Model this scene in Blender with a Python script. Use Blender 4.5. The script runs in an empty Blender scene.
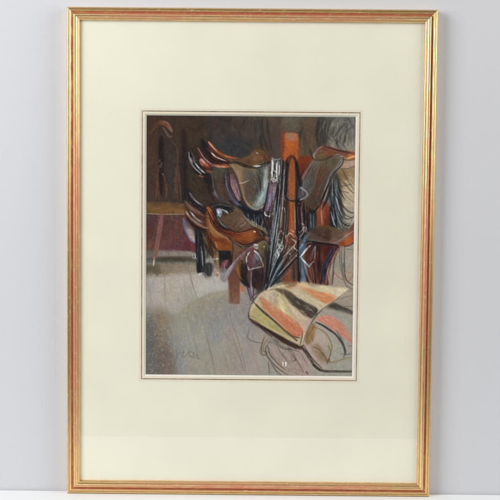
# Framed pastel of a tack room, standing on a studio table against a pale grey backdrop.
import bpy, math
import numpy as np
from mathutils import Matrix, Vector

P_L, P_R, P_T, W_S, ART_GAIN = 42.5, 22, 7, .18, 1.23
# ---------------------------------------------------------------- the pastel drawing on the sheet
# painted stroke by stroke with numpy; coordinates are millimetre-like units across the sheet
AX0, AX1, AY0, AY1, AS = 144.0, 359.0, 113.0, 379.0, 4
SAT = .92
AW, AH = int((AX1-AX0)*AS), int((AY1-AY0)*AS)
rng = np.random.default_rng(11)
CAN = np.zeros((AH, AW, 3), np.float32)

def blur(a, r):
    r = int(round(r))
    if r < 1: return a
    for ax in (0, 1):
        for _ in range(2):
            pad = [(0, 0)]*a.ndim; pad[ax] = (r+1, r)
            c = np.cumsum(np.pad(a, pad, mode='edge'), axis=ax, dtype=np.float64)
            n = a.shape[ax]
            hi = np.take(c, range(2*r+1, 2*r+1+n), axis=ax); lo = np.take(c, range(0, n), axis=ax)
            a = ((hi-lo)/(2*r+1)).astype(np.float32)
    return a

def nz(r):
    a = blur(rng.standard_normal((AH, AW)).astype(np.float32), r)
    return a/a.std()
N1, N2, N4, N8 = nz(1), nz(2), nz(5), nz(14)
TOOTH = 0.75*N1+0.5*N2+0.12*N4

def hx(c): return np.array([int(c[i:i+2], 16) for i in (0, 2, 4)], np.float32)/255
def pts(s):
    v = [float(t) for t in s.replace(',', ' ').split()]
    return np.array(v, np.float32).reshape(-1, 2)
def smooth(P, closed=False, n=6):
    if len(P) < 3:
        return np.array([P[0]+(P[-1]-P[0])*t for t in np.linspace(0, 1, 8)])
    Q = np.vstack([P[-1], P, P[0], P[1]]) if closed else np.vstack([2*P[0]-P[1], P, 2*P[-1]-P[-2]])
    out = []
    for i in range(1, len(Q)-2):
        a, b, c, d = Q[i-1:i+3]
        for t in np.arange(n)/n:
            out.append(.5*(2*b+(c-a)*t+(2*a-5*b+4*c-d)*t*t+(3*b-a-3*c+d)*t**3))
    if not closed: out.append(P[-1])
    return np.array(out)
def box_of(P, m):
    x0 = max(int((P[:, 0].min()-m-AX0)*AS), 0); x1 = min(int((P[:, 0].max()+m-AX0)*AS)+1, AW)
    y0 = max(int((P[:, 1].min()-m-AY0)*AS), 0); y1 = min(int((P[:, 1].max()+m-AY0)*AS)+1, AH)
    return x0, x1, y0, y1
def grid(b):
    x0, x1, y0, y1 = b
    X, Y = np.meshgrid(AX0+(np.arange(x0, x1)+.5)/AS, AY0+(np.arange(y0, y1)+.5)/AS)
    return X.astype(np.float32), Y.astype(np.float32)
def shade(col, X, Y):
    """one colour, or 'x,y,hex x,y,hex ...' spread by distance"""
    if ' ' not in col and ',' not in col: return hx(col)
    num = np.zeros(X.shape+(3,), np.float32); den = np.zeros(X.shape, np.float32)
    for t in col.split():
        x, y, c = t.split(',')
        w = 1/((X-float(x))**2+(Y-float(y))**2+2.0)**1.6
        num += w[..., None]*hx(c); den += w
    return num/den[..., None]
def lay(b, m, C):
    x0, x1, y0, y1 = b
    R = CAN[y0:y1, x0:x1]
    R += m[..., None]*(C-R)
def F(s, col, soft=.5, a=1.0, tooth=.05, curved=True, rough=.12):
    """a filled area of pastel"""
    P = smooth(pts(s), True, 5) if curved else pts(s)
    b = box_of(P, soft*2+1)
    if b[1] <= b[0] or b[3] <= b[2]: return
    X, Y = grid(b); m = np.zeros(X.shape, bool)
    Q = np.roll(P, -1, 0)
    for (xa, ya), (xb, yb) in zip(P, Q):
        if ya == yb: continue
        c = (ya > Y) != (yb > Y)
        m ^= c & (X < (xb-xa)*(Y-ya)/(yb-ya)+xa)
    m = blur(m.astype(np.float32), soft*AS)
    T = TOOTH[b[2]:b[3], b[0]:b[1]]
    m = np.clip(m+rough*T*4*m*(1-m)+tooth*(T-.8)*m, 0, 1)*a
    lay(b, np.clip(m, 0, 1), shade(col, X, Y)+.009*T[..., None])
def L(s, w, col, a=1.0, tooth=.35, soft=.35, taper=.6, wob=.0):
    """a stroke; taper thins its ends"""
    P = smooth(pts(s), False, 5)
    if wob: P = P+blur1(rng.standard_normal(P.shape), 1)*wob
    b = box_of(P, w/2+soft+1)
    if b[1] <= b[0] or b[3] <= b[2]: return
    X, Y = grid(b); best = np.full(X.shape, -9., np.float32)
    n = len(P)-1
    for i in range(n):
        t = (i+.5)/n
        r = w*.56*(1-taper*abs(2*t-1)**2.2)
        mrg = w/2+soft+.6
        px0, px1 = sorted((P[i][0], P[i+1][0])); py0, py1 = sorted((P[i][1], P[i+1][1]))
        c0 = max(int((px0-mrg-AX0)*AS)-b[0], 0); c1 = max(int((px1+mrg-AX0)*AS)-b[0]+1, 0)
        r0 = max(int((py0-mrg-AY0)*AS)-b[2], 0); r1 = max(int((py1+mrg-AY0)*AS)-b[2]+1, 0)
        if c1 <= c0 or r1 <= r0: continue
        x, y = X[r0:r1, c0:c1], Y[r0:r1, c0:c1]
        d = P[i+1]-P[i]; ll = (d@d) or 1e-6
        u = np.clip(((x-P[i][0])*d[0]+(y-P[i][1])*d[1])/ll, 0, 1)
        dist = np.hypot(x-P[i][0]-u*d[0], y-P[i][1]-u*d[1])
        v = (r-dist)/soft
        np.maximum(best[r0:r1, c0:c1], v, out=best[r0:r1, c0:c1])
    T = TOOTH[b[2]:b[3], b[0]:b[1]]
    m = np.clip(best*.5+.5, 0, 1)
    m = np.clip(m*(1-tooth*.32*(1-T)), 0, 1)*a
    lay(b, m, shade(col, X, Y))
def blur1(a, r):
    k = np.ones(2*r+1)/(2*r+1)
    return np.stack([np.convolve(a[:, j], k, 'same') for j in range(a.shape[1])], 1)
def HATCH(s, cols, n, ang, ln, w, a=.5, jit=12, bend=.1):
    """loose pastel strokes inside an outline"""
    P = pts(s); x0, y0 = P.min(0); x1, y1 = P.max(0); cols = cols.split(); k = 0; tries = 0
    Q = np.roll(P, -1, 0)
    while k < n and tries < n*8:
        tries += 1
        x, y = rng.uniform(x0, x1), rng.uniform(y0, y1); ins = False
        for (xa, ya), (xb, yb) in zip(P, Q):
            if (ya > y) != (yb > y) and x < (xb-xa)*(y-ya)/(yb-ya)+xa: ins = not ins
        if not ins: continue
        k += 1
        t = math.radians(ang+rng.normal(0, jit)); l = ln*rng.uniform(.5, 1.3)/2
        dx, dy = math.cos(t)*l, math.sin(t)*l; q = rng.normal(0, bend)*l
        c = hx(cols[rng.integers(len(cols))])*255*rng.uniform(.9, 1.1)
        c = ''.join('%02x' % int(min(max(v, 0), 255)) for v in c)
        L(f'{x-dx:.2f},{y-dy:.2f} {x-dy/l*q:.2f},{y+dx/l*q:.2f} {x+dx:.2f},{y+dy:.2f}', w*rng.uniform(.6, 1.3), c, a*rng.uniform(.5, 1.2), .8)

LATE = []
def paint():
    X, Y = grid((0, AW, 0, AH))
    base = '''148,118,443228 150,140,46342a 165,150,3b302c 180,120,41352c 185,150,40302a 200,120,3f3128 200,140,40362a 215,120,3e3a36
225,125,3b3836 235,130,4c423e 225,145,3a3a3a 240,120,4b413d 250,130,54463e 245,145,3c3a3a 262,125,46403a 270,120,5a4a40 280,125,55493e
290,122,5d5648 296,118,5d584c 270,140,4b3f3a 262,150,4a3e36 300,130,443f38 308,125,5c4c3c 312,140,56483a 305,150,5a4c3c 318,130,3e3b37
325,125,4a4844 335,125,6b6860 345,120,63625a 350,130,6e6b62 340,140,6f6b61 330,143,827a6a 350,145,8b8577 322,140,433d39
150,165,4c3930 150,185,42372f 160,180,3a3834 172,175,3c3935 180,195,3c3a34 186,175,38302b 190,190,383026 195,180,3f372b 200,195,41382e
197,170,3a3428 150,220,4f3a36 160,225,5a3b38 170,235,5d3a38 180,225,563a35 190,245,5b3236 175,245,5c3940 150,245,5e4036
230,200,3e3430 245,215,1f2838 280,200,3a3532 270,240,3a3632 300,220,3a302c 215,225,2e2a28 225,255,2a2826 260,280,3a302c
150,285,a29b94 160,280,a8a198 170,290,a69c8e 180,285,aaa299 192,280,aba39a 200,290,aeaaa2 215,285,a8a49c 222,290,aaa69d 150,300,a19a93
165,305,a59d93 180,300,a59e95 193,297,9c968a 205,305,8f887b 215,300,8d867b 228,295,8a8478 240,300,8b8580 188,315,8f8b7d 170,313,93897a
150,313,8c8275 160,316,8a7963 147,330,71716e 155,325,8c7c62 150,345,6d6c68 160,345,7b6e60 165,355,7a6a60 152,365,726e69 160,370,71665f
170,370,827a6e 175,330,8f8c80 185,325,929083 180,345,8b8a82 178,360,85858a 190,355,949184 188,340,95938a 200,335,99948a 200,360,979081
215,320,8c8886 215,335,8d8b8b 222,345,9a948a 230,330,998f88 235,350,998c80 215,365,968c7f 225,370,988d7f 245,335,928e8a 240,320,8d8784
250,350,9b9089 250,370,9a908a 240,365,978b84 262,360,9c958c 265,372,989489 275,365,95938a 280,345,9a8f84 290,360,97887f 300,370,9b8d82
320,340,aba294 340,345,9a988c 335,365,97958a 350,370,95938a 345,320,9a978b 350,300,9a8e7f 345,280,a09383 340,260,9c9384 350,250,9a9385
345,225,9b9280 350,210,9a9282 345,190,b8a486 352,180,a18e70 340,180,917c60 350,170,8f7c60'''
    CAN[:] = shade(base, X, Y)
    # mottled wall behind
    HATCH('146,115 320,115 320,150 270,150 200,150 190,200 146,200', '4a3a30 3a2e2a 423a36 55443a 33302e', 420, 80, 14, 3, .25, 40)
    HATCH('205,116 262,116 262,150 240,158 205,138', '2c2e30 383a3c 5a4c48 463a38 2a2a2a', 90, 85, 14, 3, .35, 25)
    HATCH('300,118 322,118 322,148 300,150', '2c2a28 3a342e 6a5844 5a4c3c', 60, 88, 12, 2, .35, 12)
    HATCH('320,117 355,117 355,150 340,148 322,146', '2e2e2c 8c8a7e 7c7a70 3a3936 9a988c 55534c', 150, 100, 9, 1.3, .45, 30)
    for s, w in (('262,120 263,135 268,150', 2.4), ('267,118 268,132 272,150', 2), ('260,135 262,148', 3), ('322,117 322,130 325,148', 1.6), ('326,118 325,132 326,144', 1.4),
                 ('330,122 327,134 332,141', 1.3), ('344,124 338,131 335,136', 1.5), ('345,136 345,142', 1.3), ('336,141 338,147', 1.5), ('318,122 317,136 319,146', 2.2), ('351,127 347,131 344,141', 1.3), ('218,118 228,121 232,116', 2.5), ('246,118 243,124 240,128', 2)):
        L(s, w, '262624', .55, .7)
    L('186,127 196,130 204,124 212,121', 2, '2c2622', .5); L('233,140 235,150 231,158', 4, '503c3a', .6, soft=1.5)
    F('285,117 298,117 298,131 286,132', '645e4e', 2.5, .7); F('306,120 314,120 315,148 308,150', '5e4c3c', 1.5, .7)
    F('222,138 240,136 244,152 236,158 224,148', '34363a', 3, .75)
    # bridle hanging on the far left
    F('146,150 158,150 160,198 146,200', '4a362e', 3, .5); F('164,150 177,152 178,198 165,200', '3c3a38', 2, .6)
    F('181,134 187,138 188,200 181,202', '2a2422', 1.2, .85)
    L('149,136 152,131 157,127 162,127', 1, '6b5140', .7)
    L('154,126 159,123.3 164,123 168,126 171.5,131.5', 4, '5a3c2e 156,125,5a3c2e 164,124,7e4c38 170,130,8a6850'.split(' ', 1)[1], .95, .2)
    L('162,121.6 167,122.8 170,126.5 172.5,131', 1.1, 'a2826a', .75)
    L('163,128 166.5,133 169,136.5 172.2,136', 2, '8c7058', .75)
    L('160,127 161,131', 5, '3e2c26', .6)
    L('172,141 176,146 178,150 176.6,158', 1, '7c5c48', .7)
    F('158.6,139 163.5,139 164,170 162.5,193 159,190 158.6,165', '241e1e', .6, .9)
    for s in ('159,165 156.8,180 156,198', '157.2,176 158.6,190 159,201', '164.6,176 167,188 165,200', '163.4,172 165.6,186 166.6,196', '176.5,148 177.6,160 175.4,182 173,199', '178,166 176,182 175.6,198', '179,172 177.4,188 178.2,200'):
        L(s, 1.25, '804c3a', .8, .5)
    L('178.6,168 180,184 181.2,201', .8, '7f8688', .6, .6)
    L('161,158 159.6,161 162,163 160,166 162,168', .9, 'a8a4a0', .85, .6); L('161.4,163 160.6,167', 1.2, 'c8c4c0', .6); L('162.4,173.4 162.8,174.6', 1, 'd8d0c8', .9)
    # board, red-brown boards beneath, grey ledge
    F('146,213 192,213 196,232 194,251 146,251', '148,218,46393a 160,225,583b39 172,235,5f3b39 182,222,5a3c36 190,246,5f3138 178,246,5e3a40 150,247,654539 150,232,523632 168,222,513836', .6, 1, .15, False)
    HATCH('147,214 190,214 193,250 147,250', '4a3434 6a4040 5a3438 6c4a40 46302e', 130, 95, 10, 2, .3, 25)
    F('146,201 160,201.5 186,202.5 186,213 146,212.5', '148,206,644a2e 155,204,5c4632 160,208,805630 170,207,865a32 180,208,805a3c 184,205,644a36 175,203,5e4834', .4, 1, .15, False)
    HATCH('148,204 184,204 184,211 148,211', '8c6434 6c4c2a 5a4630 92683a', 50, 2, 12, 1.4, .4, 10)
    L('147,212.8 160,213.6 186,213.4', 1, 'a89878', .8, .5, taper=.2)
    F('146,250 170,250 193,251 194,256 170,256.5 146,257', '148,252,66605a 165,252,807870 180,253,847c72 192,254,8a8278', .7)
    L('160,250 172,249.6 186,250.6', 1.4, '7a5458', .7)
    F('146,257 196,256 196,262 146,263', '148,260,5a5a54 165,259,48433a 180,258,4a443a 192,259,565046', .7)
    F('146,262 196,261.5 196,265 146,265.5', '6e6c62', .8); F('146,265 200,264.5 204,272 146,277', '148,269,544e42 156,270,5e5444 165,268,807260 180,268,8a7b67 195,269,8c8271 150,275,7c6c5a', 1)
    L('161.8,215 160,228 157.4,244 154.6,258', 3.6, '161,216,8c5c5c 159,232,885654 155,252,8c605c', .95, .25, taper=.25)
    L('160,216 157.6,232 154.8,246', .9, 'a87878', .5); L('154.4,257 153.4,265', 1.3, 'd0c8b8', .9)
    L('171,215 173,219 178,221', 1, '7a4a3c', .5); L('181,224 184,225 187,222', 1, '8c4a3a', .5)
    # floor
    F('146,278 165,274 196,272 230,274 248,300 236,292 215,291 200,297 182,311 160,314 146,312', '150,285,a09a94 160,282,a8a29a 170,292,a89e90 180,285,aca49c 192,280,aea69e 205,285,b0aca4 218,284,acaaa2 155,305,a29a94 180,302,a69f98', 1.6, .75)
    F('181,312 190,302 202,296 217,291 234,290 250,300 255,330 235,322 205,318 186,322', '188,312,928c7a 205,303,908878 220,298,8e8678 235,298,8c8480 240,312,8a8486 215,312,908884 250,320,8c8688', 1.6, .6)
    F('152,312 162,308 170,316 168,335 160,345 154,335', '8f7a5a', 3, .6); F('146,320 151,322 152,350 150,375 146,375', '66686a', 2, .6)
    F('163,340 168,350 172,374 160,374 162,355', '75625a', 3, .6); F('177,345 182,350 184,374 179,374', '8086 8e'.replace(' ', ''), 1.5, .5)
    F('212,322 222,322 222,338 214,342 208,330', '85868a', 3, .6); F('226,322 234,330 240,352 246,372 236,372 228,350 222,335', '9c8c84', 2.5, .5)
    HATCH('147,276 245,276 250,372 147,372', 'a8a098 9a9288 8c867c b0a8a0 958c88 9c968a', 620, 80, 9, 1.6, .2, 14)
    HATCH('147,318 170,310 172,374 147,374', '5e5e5c 8a8478 6e6258 a09888 585c60 866a58 7a7468', 600, 70, 1.6, .9, .35, 70)
    HATCH('168,315 250,300 245,374 172,374', '84868a a49a8e 8e8c80 9c8c84 a8a296', 300, 78, 10, 1.4, .25, 8)
    HATCH('182,306 238,292 250,325 200,325', '7e7a76 8a8478 9a9284 86827e', 160, 75, 7, 1.3, .3, 20)
    HATCH('183,312 192,302 214,293 235,290 236,294 205,300 190,312', '9a9478 8c866e a09c88', 50, -25, 8, 1.6, .35, 10)
    for s, w, c, a in (('164.4,272 164.6,285 165,300', .8, '8a7458', .6), ('190.6,272 193,284 196.6,296', .8, '6e665c', .65), ('183,283 186,296', .7, '908878', .5), ('203,284 206,294', .7, '8c8478', .5),
                       ('190.6,318 193,328 195.4,342', .7, '84848a', .45), ('195.4,342 196.6,348 199,359', .8, '6a6c74', .7), ('202.4,318 206,332 208,342', .8, '8c8078', .6), ('206,334 210,350 213,364 214.6,375', .9, '74645c', .75),
                       ('221,344 224,353 227.6,366 228.4,370', .8, '6e665e', .65), ('228,318 231,328 234,340', .9, '8e7c74', .6), ('233,338 237,349 241,360 244,372', .9, '5c5450', .75), ('239,318 243,332', .8, '7c746e', .5),
                       ('246,338 252,352 260,374', .8, '9a6e68', .65), ('240,358 244,372', .8, '8a6c68', .6), ('233,302 235,312 239,322', .6, '7a7470', .5), ('244.5,325 247,338 251,350', .7, '807a76', .5), ('178,356 184,372', .8, '74788a', .5), ('176,318 178,340 180,356', .6, '8c887c', .4)):
        L(s, w*.9, c, a*.72, .7, taper=.3)
    for s in ('157,352 158,356 160,355 161,352 161.4,356 163,353 165,353 165.4,356.6 168,356', '169,353 170.4,356 172,352.6 173,356.4 175,356', '176,349 177,354 175.6,364 174.6,362 178,354 181,353', '182,353 184,351.6 183.4,354 182,356 185,356.6 187,354', '189,349.6 189.6,355 191.4,356.4', '187.6,352.6 192,351', '192.4,353.4 194,352 193.6,355 191.6,357 195,357.6 196.6,355', '197,354 198,359 200,357.6'):
        LATE.append((s, .55, '5c5854', .8))

    # ---------------- upper saddles on the left
    F('190,150 200,144 214,150 236,160 250,165 246,200 250,212 225,210 205,208 190,196 192,176', '195,165,342c26 205,175,2c2624 200,190,40362a 215,190,463a32 230,185,443430 235,205,342a28 212,200,3e322c', 1.5, .95)
    F('190,174 204,178 205,190 203,200 192,196', '3f372a', 2, .8)
    F('205,175 212,172 216,186 222,198 232,205 225,208 208,206 203,196', '206,180,2a2424 212,195,4a3834 222,204,3c302e', .8, .9)
    F('213,168 222,168 224,182 228,196 220,198 214,186', '216,172,5c5e50 219,170,505848 218,182,5a4a3c 222,192,5e4232', 1)
    F('218,168 230,170 234,180 230,200 224,196 220,182', '222,172,54584a 227,174,3c3430 226,190,5e4434 228,180,3e3230', 1)
    L('211.5,173 212.6,183 216,192 222,199 229,203', 4, '212,176,5a5c5c 214,188,6a6c74 222,199,5a5a60', .9, .3)
    L('211,180 213.4,189 219,197', 1, '93959c', .6); L('213.8,176 216,186 221,194', .9, '2c2a2e', .7)
    L('225,172 225.6,184 230,195 236,202 243,206.5', 3.2, '225,175,403c48 228,190,4a4a60 238,203,55556c', .95, .25)
    L('226.2,176 227.4,186 232,195.5 239,202', .8, '8486a0', .6); L('223.6,190 228,198 236,204.5', .8, '1e1c24', .7)
    F('228.6,175 233,174 237,181 240.4,192 239,201 234.6,197 230.6,190', '231,180,6c5658 235,188,8a6c72 238,196,a0848c 232,190,a88a92', .6)
    L('229.6,175 230,186 234,195', 1.6, '3c2a2c', .8); L('237,181 240,192 239,201', 1, '4c3c38', .8)
    L('231,178 232,187 236.6,197', 1.4, 'b89aa0', .7); L('233,176 235,186 238.6,195', 1.2, '4c2c34', .8); L('236,180 238,188 240,195', 1, 'b49098', .6)
    F('205,200 225,203 245,208 240,216 226,212 214,212 204,206', '34 2c2a'.replace(' ', ''), 1.5, .8); HATCH('215,202 240,204 244,212 222,208', '6a5e58 4c4440 2a2624 7c7068', 50, 15, 6, .9, .5, 25)
    # black cantle with two bright rims
    F('188,150 193,154 197,162 205,169 206,176 199,175 192,169 188.6,160', '24 2326'.replace(' ', ''), .7)
    L('188.6,151.5 189.6,159 194,167 201,173.4', 1.5, 'a2a2a4', .95, .25); L('191,151 193.4,156.5 196,161', 1.1, '6e6668', .8)
    L('191.6,157 195,163 199.6,168.5 205.4,173', 1.7, 'c4c4c6', .95, .25); L('190,156 193,163 198,169', .9, '16161a', .9)
    L('199.4,175.2 203,176 206.4,176', 1.5, 'c07c54', .95, taper=.2); L('206,173 211,179 211.6,184', 3, '20 2124'.replace(' ', ''), .8)
    # red-brown cantle
    F('197,146 202,152 207,158 214,164 215,170 204,171 198,160', '3a2422', .7, .95)
    L('197.5,147.5 200.4,153 203.6,158 209,163 213,166', 1.1, 'a898a2', .85, .3); L('196.6,148 199,154 202,160', 1, '70342a', .8)
    F('200,158 204,158.6 208,162 212,166 208,167.6 202,165 199.6,161', '203,161,b07c70 206,165,7c3c30 210,166,6a3028', .5)
    L('200.8,159.2 203,161 205,163.6', 1.2, 'd8b0a4', .7); L('204,171.6 208,171.8 212.6,171.4', 1.7, 'b86e50', .9, taper=.3); L('203,168 208,169.6 213,168.4', 1.5, '4c2420', .8)
    L('206,159 209,162.4 213,163.4', .7, 'c8c0cc', .6); F('212,162.5 215,164 215.4,172 213,170', '4c5054', .5, .9)
    # large brown cantle, seat rim sweeping right
    F('201,138 206,143 211,152 218,158 228,162 232,165 222,166 213,162 207,156 202,147', '203,143,1c1c20 206,150,2c1e20 213,158,3e2226 222,163,4c2a26', .6)
    L('207,147 212,150 216,152.4 224,157.4 234,160.6', 3.4, '208,147,5c3228 214,151,4e3530 224,157,5c4438 233,160,5c4a3c', .95)
    L('205.8,146.6 209.6,149 213,154 218,157.4 225.6,160.6', 2, '207,147,7c402e 213,154,c08a70 220,158,c89c88 226,161,6c4034', .9, .25)
    L('213.6,154.6 217,157.2 222,159.2', .9, 'f0dcd4', .9); L('216.6,152 221,155.6 227,158.4', .8, '8c8c8a', .6)
    L('208.4,141.6 211.6,145.4 216,150.4 223,154.8 236,158', 3.2, '209,142,9c5c3c 213,147,8c5440 220,153,8c4420 228,156,a0522c 234,157,7a3c28', .95, .25)
    L('208.6,142 211,145 215,149.6', 1, 'd0b8ac', .9, .2); L('203,141 206,146', 2.4, '141418', .9)
    F('213,163 218,162.4 226,164 230,166.4 222,167 214.6,166', 'b4643c', .5); L('215,165.4 220,166.8 229,166.2', 1.2, 'd89878', .85); L('213,162 220,163.4 226,163', .9, '401e1c', .8)
    # saddle flap, olive and blue grey
    F('229,163 238,163 252,167 268,163 272,168 271,182 267,196 263,206 256,209.5 249,207 243,200 240.6,190 237.4,178 232,168',
      '234,166,8e7c5c 240,170,988462 246,171,6a5e4c 250,169,76684e 245,184,7c5444 242,178,a08468 252,180,4e443e 255,190,3a3836 252,198,3e4e50 250,192,4c4844 262,172,3a4044 258,174,5a5648 266,172,8c9288 267,182,8c9892 263,192,82989a 259,203,909c96 264,200,7c8c8c 249,203,78684e 256,183,443a34 248,176,64625c 244,194,5e5242 270,175,6c6a54', .5, 1)
    F('243,174 250,171 254,180 254,192 248,194 243,186', '246,176,64605a 250,176,54504c 250,188,443c3a 246,190,5a4a40', 1.5, .8)
    L('259,170 261,178 262,186', 2.6, '2c3436', .7, soft=1.2); L('265,170 266,182 263,193 258,202', 3, 'a4b0ac', .6, soft=1.6); L('262,171 267,169', 2, '9aa298', .5, soft=1)
    L('232,164 237,171 241,184 243.6,196 249,205 256,208.4 263,206', 1.6, '234,166,a89468 240,184,a8927a 244,197,7c7050 252,206,a09068 262,207,8c9084', .85, .3)
    L('234,165.6 240,172 243.4,182 244,192', 2.8, 'a08a68', .55, soft=1.4); L('241,181 242,190', 1.6, '3c2c28', .4); L('244,181 249,188 248,192', 1.3, '7c4434', .6)
    L('239.6,182.6 243,182 248.4,179.6', .9, 'd8d0c0', .9); L('240.4,181 242,183', .8, 'e8e0d0', .8)
    HATCH('244,170 268,166 268,195 258,206 248,200', '5c6c6c 3c4444 7c8884 4a3e38 90a09c', 90, 75, 8, 1.2, .3, 20)
    # seat
    F('230,160.5 240,158.6 248,155.4 256,149 262,149 268,155 271.4,160.4 262,163 254,166 246,165.4 238,163', '234,161,605440 242,160,6a5038 250,157,6c5034 256,151,6c4c30 260,156,8c5c3c 255,157,a07a54 262,151,5a4828 267,156,4a2c24 262,161,66503a 247,163,5a4630', .5)
    L('240,160 250,157 256,153', 2.6, '86683e', .5, soft=1.1); L('254.6,157.4 258,156 263,159', 3, 'a88060', .5, soft=1.2); L('262,150 265.6,154 268.6,159', 1.2, '7a6c3a', .8); L('257,149 262,148.8 266,152.6', 1, '3c3420', .7)
    L('256,152 257.4,152.6 258.4,153.2', 1, 'e0d8c0', .95); L('236,161.6 245,165.4 254,166 263,163.4 271,160.6', 1.3, '221c1c', .9, taper=.3)
    L('253,165.4 257,165.6 260.4,165.2', 1.4, 'd8dad0', .9); L('255,164 262,163', .8, '9a9c8c', .6)
    # navy tuft with bristles under the flap
    F('238,204 246,206 256,211 264,210 268,214 266,224 256,224 246,218 240,212', '243,208,1e2834 252,216,121a28 262,216,161c26', .9, .95)
    HATCH('246,214 268,210 272,236 256,232', '8a9090 14181e 20283a 5c5a54 0e1216', 60, 100, 9, .8, .7, 16)
    # ---------------- second row, far left
    F('186,188 192,192 200,202 210,208 212,228 204,232 194,226 187,216 184,204', '188,196,26242a 194,204,3a2e30 192,214,50382e 200,222,5a4034 204,214,382c2c 208,222,3c2e2a', .8)
    L('187.6,189 190,196.6 197,203.4 206,208.6', 3.6, '1c1c22', .95); L('188.6,191 192,197.4 199,203', 1, '84849a', .8); L('190,196 196,202.6 204,206.6', 1, 'a8a8b4', .6)
    L('184.6,200 189,206 196,210.6 204,216', 3.6, '186,202,543a36 194,209,7a5648 202,215,5a3e36', .9); L('186,200.6 192,207 200,211.4', .9, 'a08c90', .7)
    L('189.6,210.4 193,214.6 198,219.4 203,222', 2.4, '7c7c84', .9); L('190,210.6 194,215.8 199,220', .9, 'c8c8d0', .8)
    L('184.4,207 187,213 193,219.6 201,224.4 207,226.4', 2.8, '185,208,5c3c2c 189,215,a87c64 196,222,c49c80 204,226,8c6048', .95, .25); L('186.4,212 191,217.8 198,222.8', .9, 'ecd0bc', .75)
    L('185.6,214 191,222 199,227.6 206,230', 2.8, '5c3a2a', .9)
    F('183,217 188,223 193,229 196.6,233 196,241 191,240 187,234 184,226', '186,224,6c6468 190,231,a08c84 193,237,b09888 194,231,7c7274', .4)
    L('183.2,218 184.2,226 188,235 193.6,241.6 196.6,242', 1.1, '5464a6', .9, .3); L('184.6,219 189,226 195,231', 1, '484650', .8)
    F('199,227 212,230 215,240 214,258 208,250 202,242', '202,232,34302c 206,238,54443a 211,246,5e4c3c 212,254,42382c', .7)
    HATCH('200,230 212,232 213,254 204,244', '7a6450 3a2e28 5c4a3c 8a7460', 60, 60, 3, .8, .45, 50)
    F('194.6,228 200,230 203,246 206,272 202,272 197,271 196,250', '197,240,26292d 199,255,2a3036 201,268,1c2026', .5)
    L('198,232 198.6,250 199.6,268', 1, '55606a', .5, .6); L('201,246 202.4,256 203,266', .9, 'a8aeae', .75); L('192.6,253.4 193,257.4 195.4,256.6 195,253', .8, 'b0b6b4', .85, taper=.1); L('195.4,256.6 197.4,258.6 198.4,255', .8, 'a8aeae', .7)
    F('204.6,250 212,256 213,264 206,264', '206,255,5a5448 209,261,a4a498 211,258,8a887c', .6)
    F('204,263.6 212,263 211,275 204.6,275', '1a1e20', .5); L('206,267 206.4,274', .8, '4a565c', .6)
    F('199,272 201,272 200.6,275 199,274', 'd0d0c8', .5, .8); L('206,274.6 207.6,276.6 209.6,275.4', .9, 'c8c8c0', .7)
    F('213.6,247 219.6,248 219.8,262 220,274 214.6,274 213.4,260', '216,250,6a5a48 217,258,8a705a 217,268,8e725e', .5)
    L('213.6,258.4 219.6,257.8', 1.5, 'c8c6bc', .85, taper=.1); L('215,274 217,271.4 219.4,273.6 218,278.4', 1.2, 'd0b8ac', .8); HATCH('214,268 220,268 220,280 214,278', 'e0d0c8 b89888 c8c0b8', 16, 80, 3, .8, .6, 40)
    F('219.6,248 232,250 231,262 226,268 220.4,266', '222,254,1c1e20 228,254,24221f 224,264,343030', .5)
    F('221,265 223,261 227,258 228.6,260 226,266 222.4,270', '8c4856', .5); L('222.4,267 226,261.4', .8, 'c08088', .6); L('220.6,272 222,278 224.4,280', .9, '8c8c88', .6)
    F('220,268 226,268 226,280 221,280', '222,272,8c8a86 224,276,706c6a', .8, .7)
    # ---------------- orange saddle
    F('206,214 208,211 212,224 219,232 227,237 232,242 232.6,249 222,250 215,248 209,240 206.4,230', '208,218,c07a3a 210,228,a86834 216,234,a4602c 222,240,8c4824 230,246,c07038 214,243,6c3c28 209,236,74442c 226,248,a85a30', .5)
    F('206.4,232 210,238 215,243 216,250 213,256 209,248', '5c4030', .7, .9)
    F('214.6,241 217,240 224,242 231.4,245 230.6,249.4 221,249.6 216.6,247', '218,244,c8743a 225,246,b05c28 230,247,b8622c', .4); L('215,240.8 216.8,246.6 221,249.4 230,249.4', 1, 'e4b080', .85); L('216,239.6 224,241 231,244.6', 1, '5a2c1a', .8)
    L('207,216 209.4,225 214,231.4 221,235.4 227,237.4', 2.6, '208,218,c88c50 212,230,d8a468 220,235,e0b078 226,237,c08a60', .9, .25); L('209,223 213,229.6 219,233.6 225,236', 1, 'f0d8a8', .8)
    L('210.6,217 213,224 219,230 227,235', .9, 'a8a098', .8, .6); L('211.6,216 214.4,223 220,228.8 228,233.4', .8, '2a1814', .8)
    L('223,234.6 226.6,237 229,240.6', 1.4, 'e0ccc0', .7, .7); L('209.4,214 212.4,222 218,229.4', .6, 'e8d8d0', .5, .8)
    F('207,206 210,207 214,214 219,223 228,229 240,232 242,236 230,236 219,230 212,221', '208,209,a8532c 211,215,8a4428 217,224,5c2c20 226,231,6a3422 236,234,84462a', .5)
    L('207.4,207 210,212.6 213.4,219', 1.5, 'c8744a', .8); F('213,210 217,213 221,221 229,227.6 240,230 236,231 224,229 217,223', '24272c', .6, .95); L('216.6,214 220.6,221.6 226,226', .8, '78828a', .6)
    F('219,217.4 230,213 238,208 243,213 250,222 253,229 244,231 232,228.6 224,223', '224,217,54442e 232,216,66502e 238,211,6a5838 235,224,5c4840 240,221,8a7062 246,224,76645a 250,228,4c3e36 228,224,4a3a30', .7)
    L('236,226 239,221.6 243,219.6 240,217.6', 1.6, 'b09488', .75); L('237,218 240,222 242,227', 1, 'a08a80', .6); HATCH('222,216 240,210 250,226 232,226', '7c6850 4c3c2c 8a7464 5c4838', 60, -20, 6, 1, .35, 30)
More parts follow.
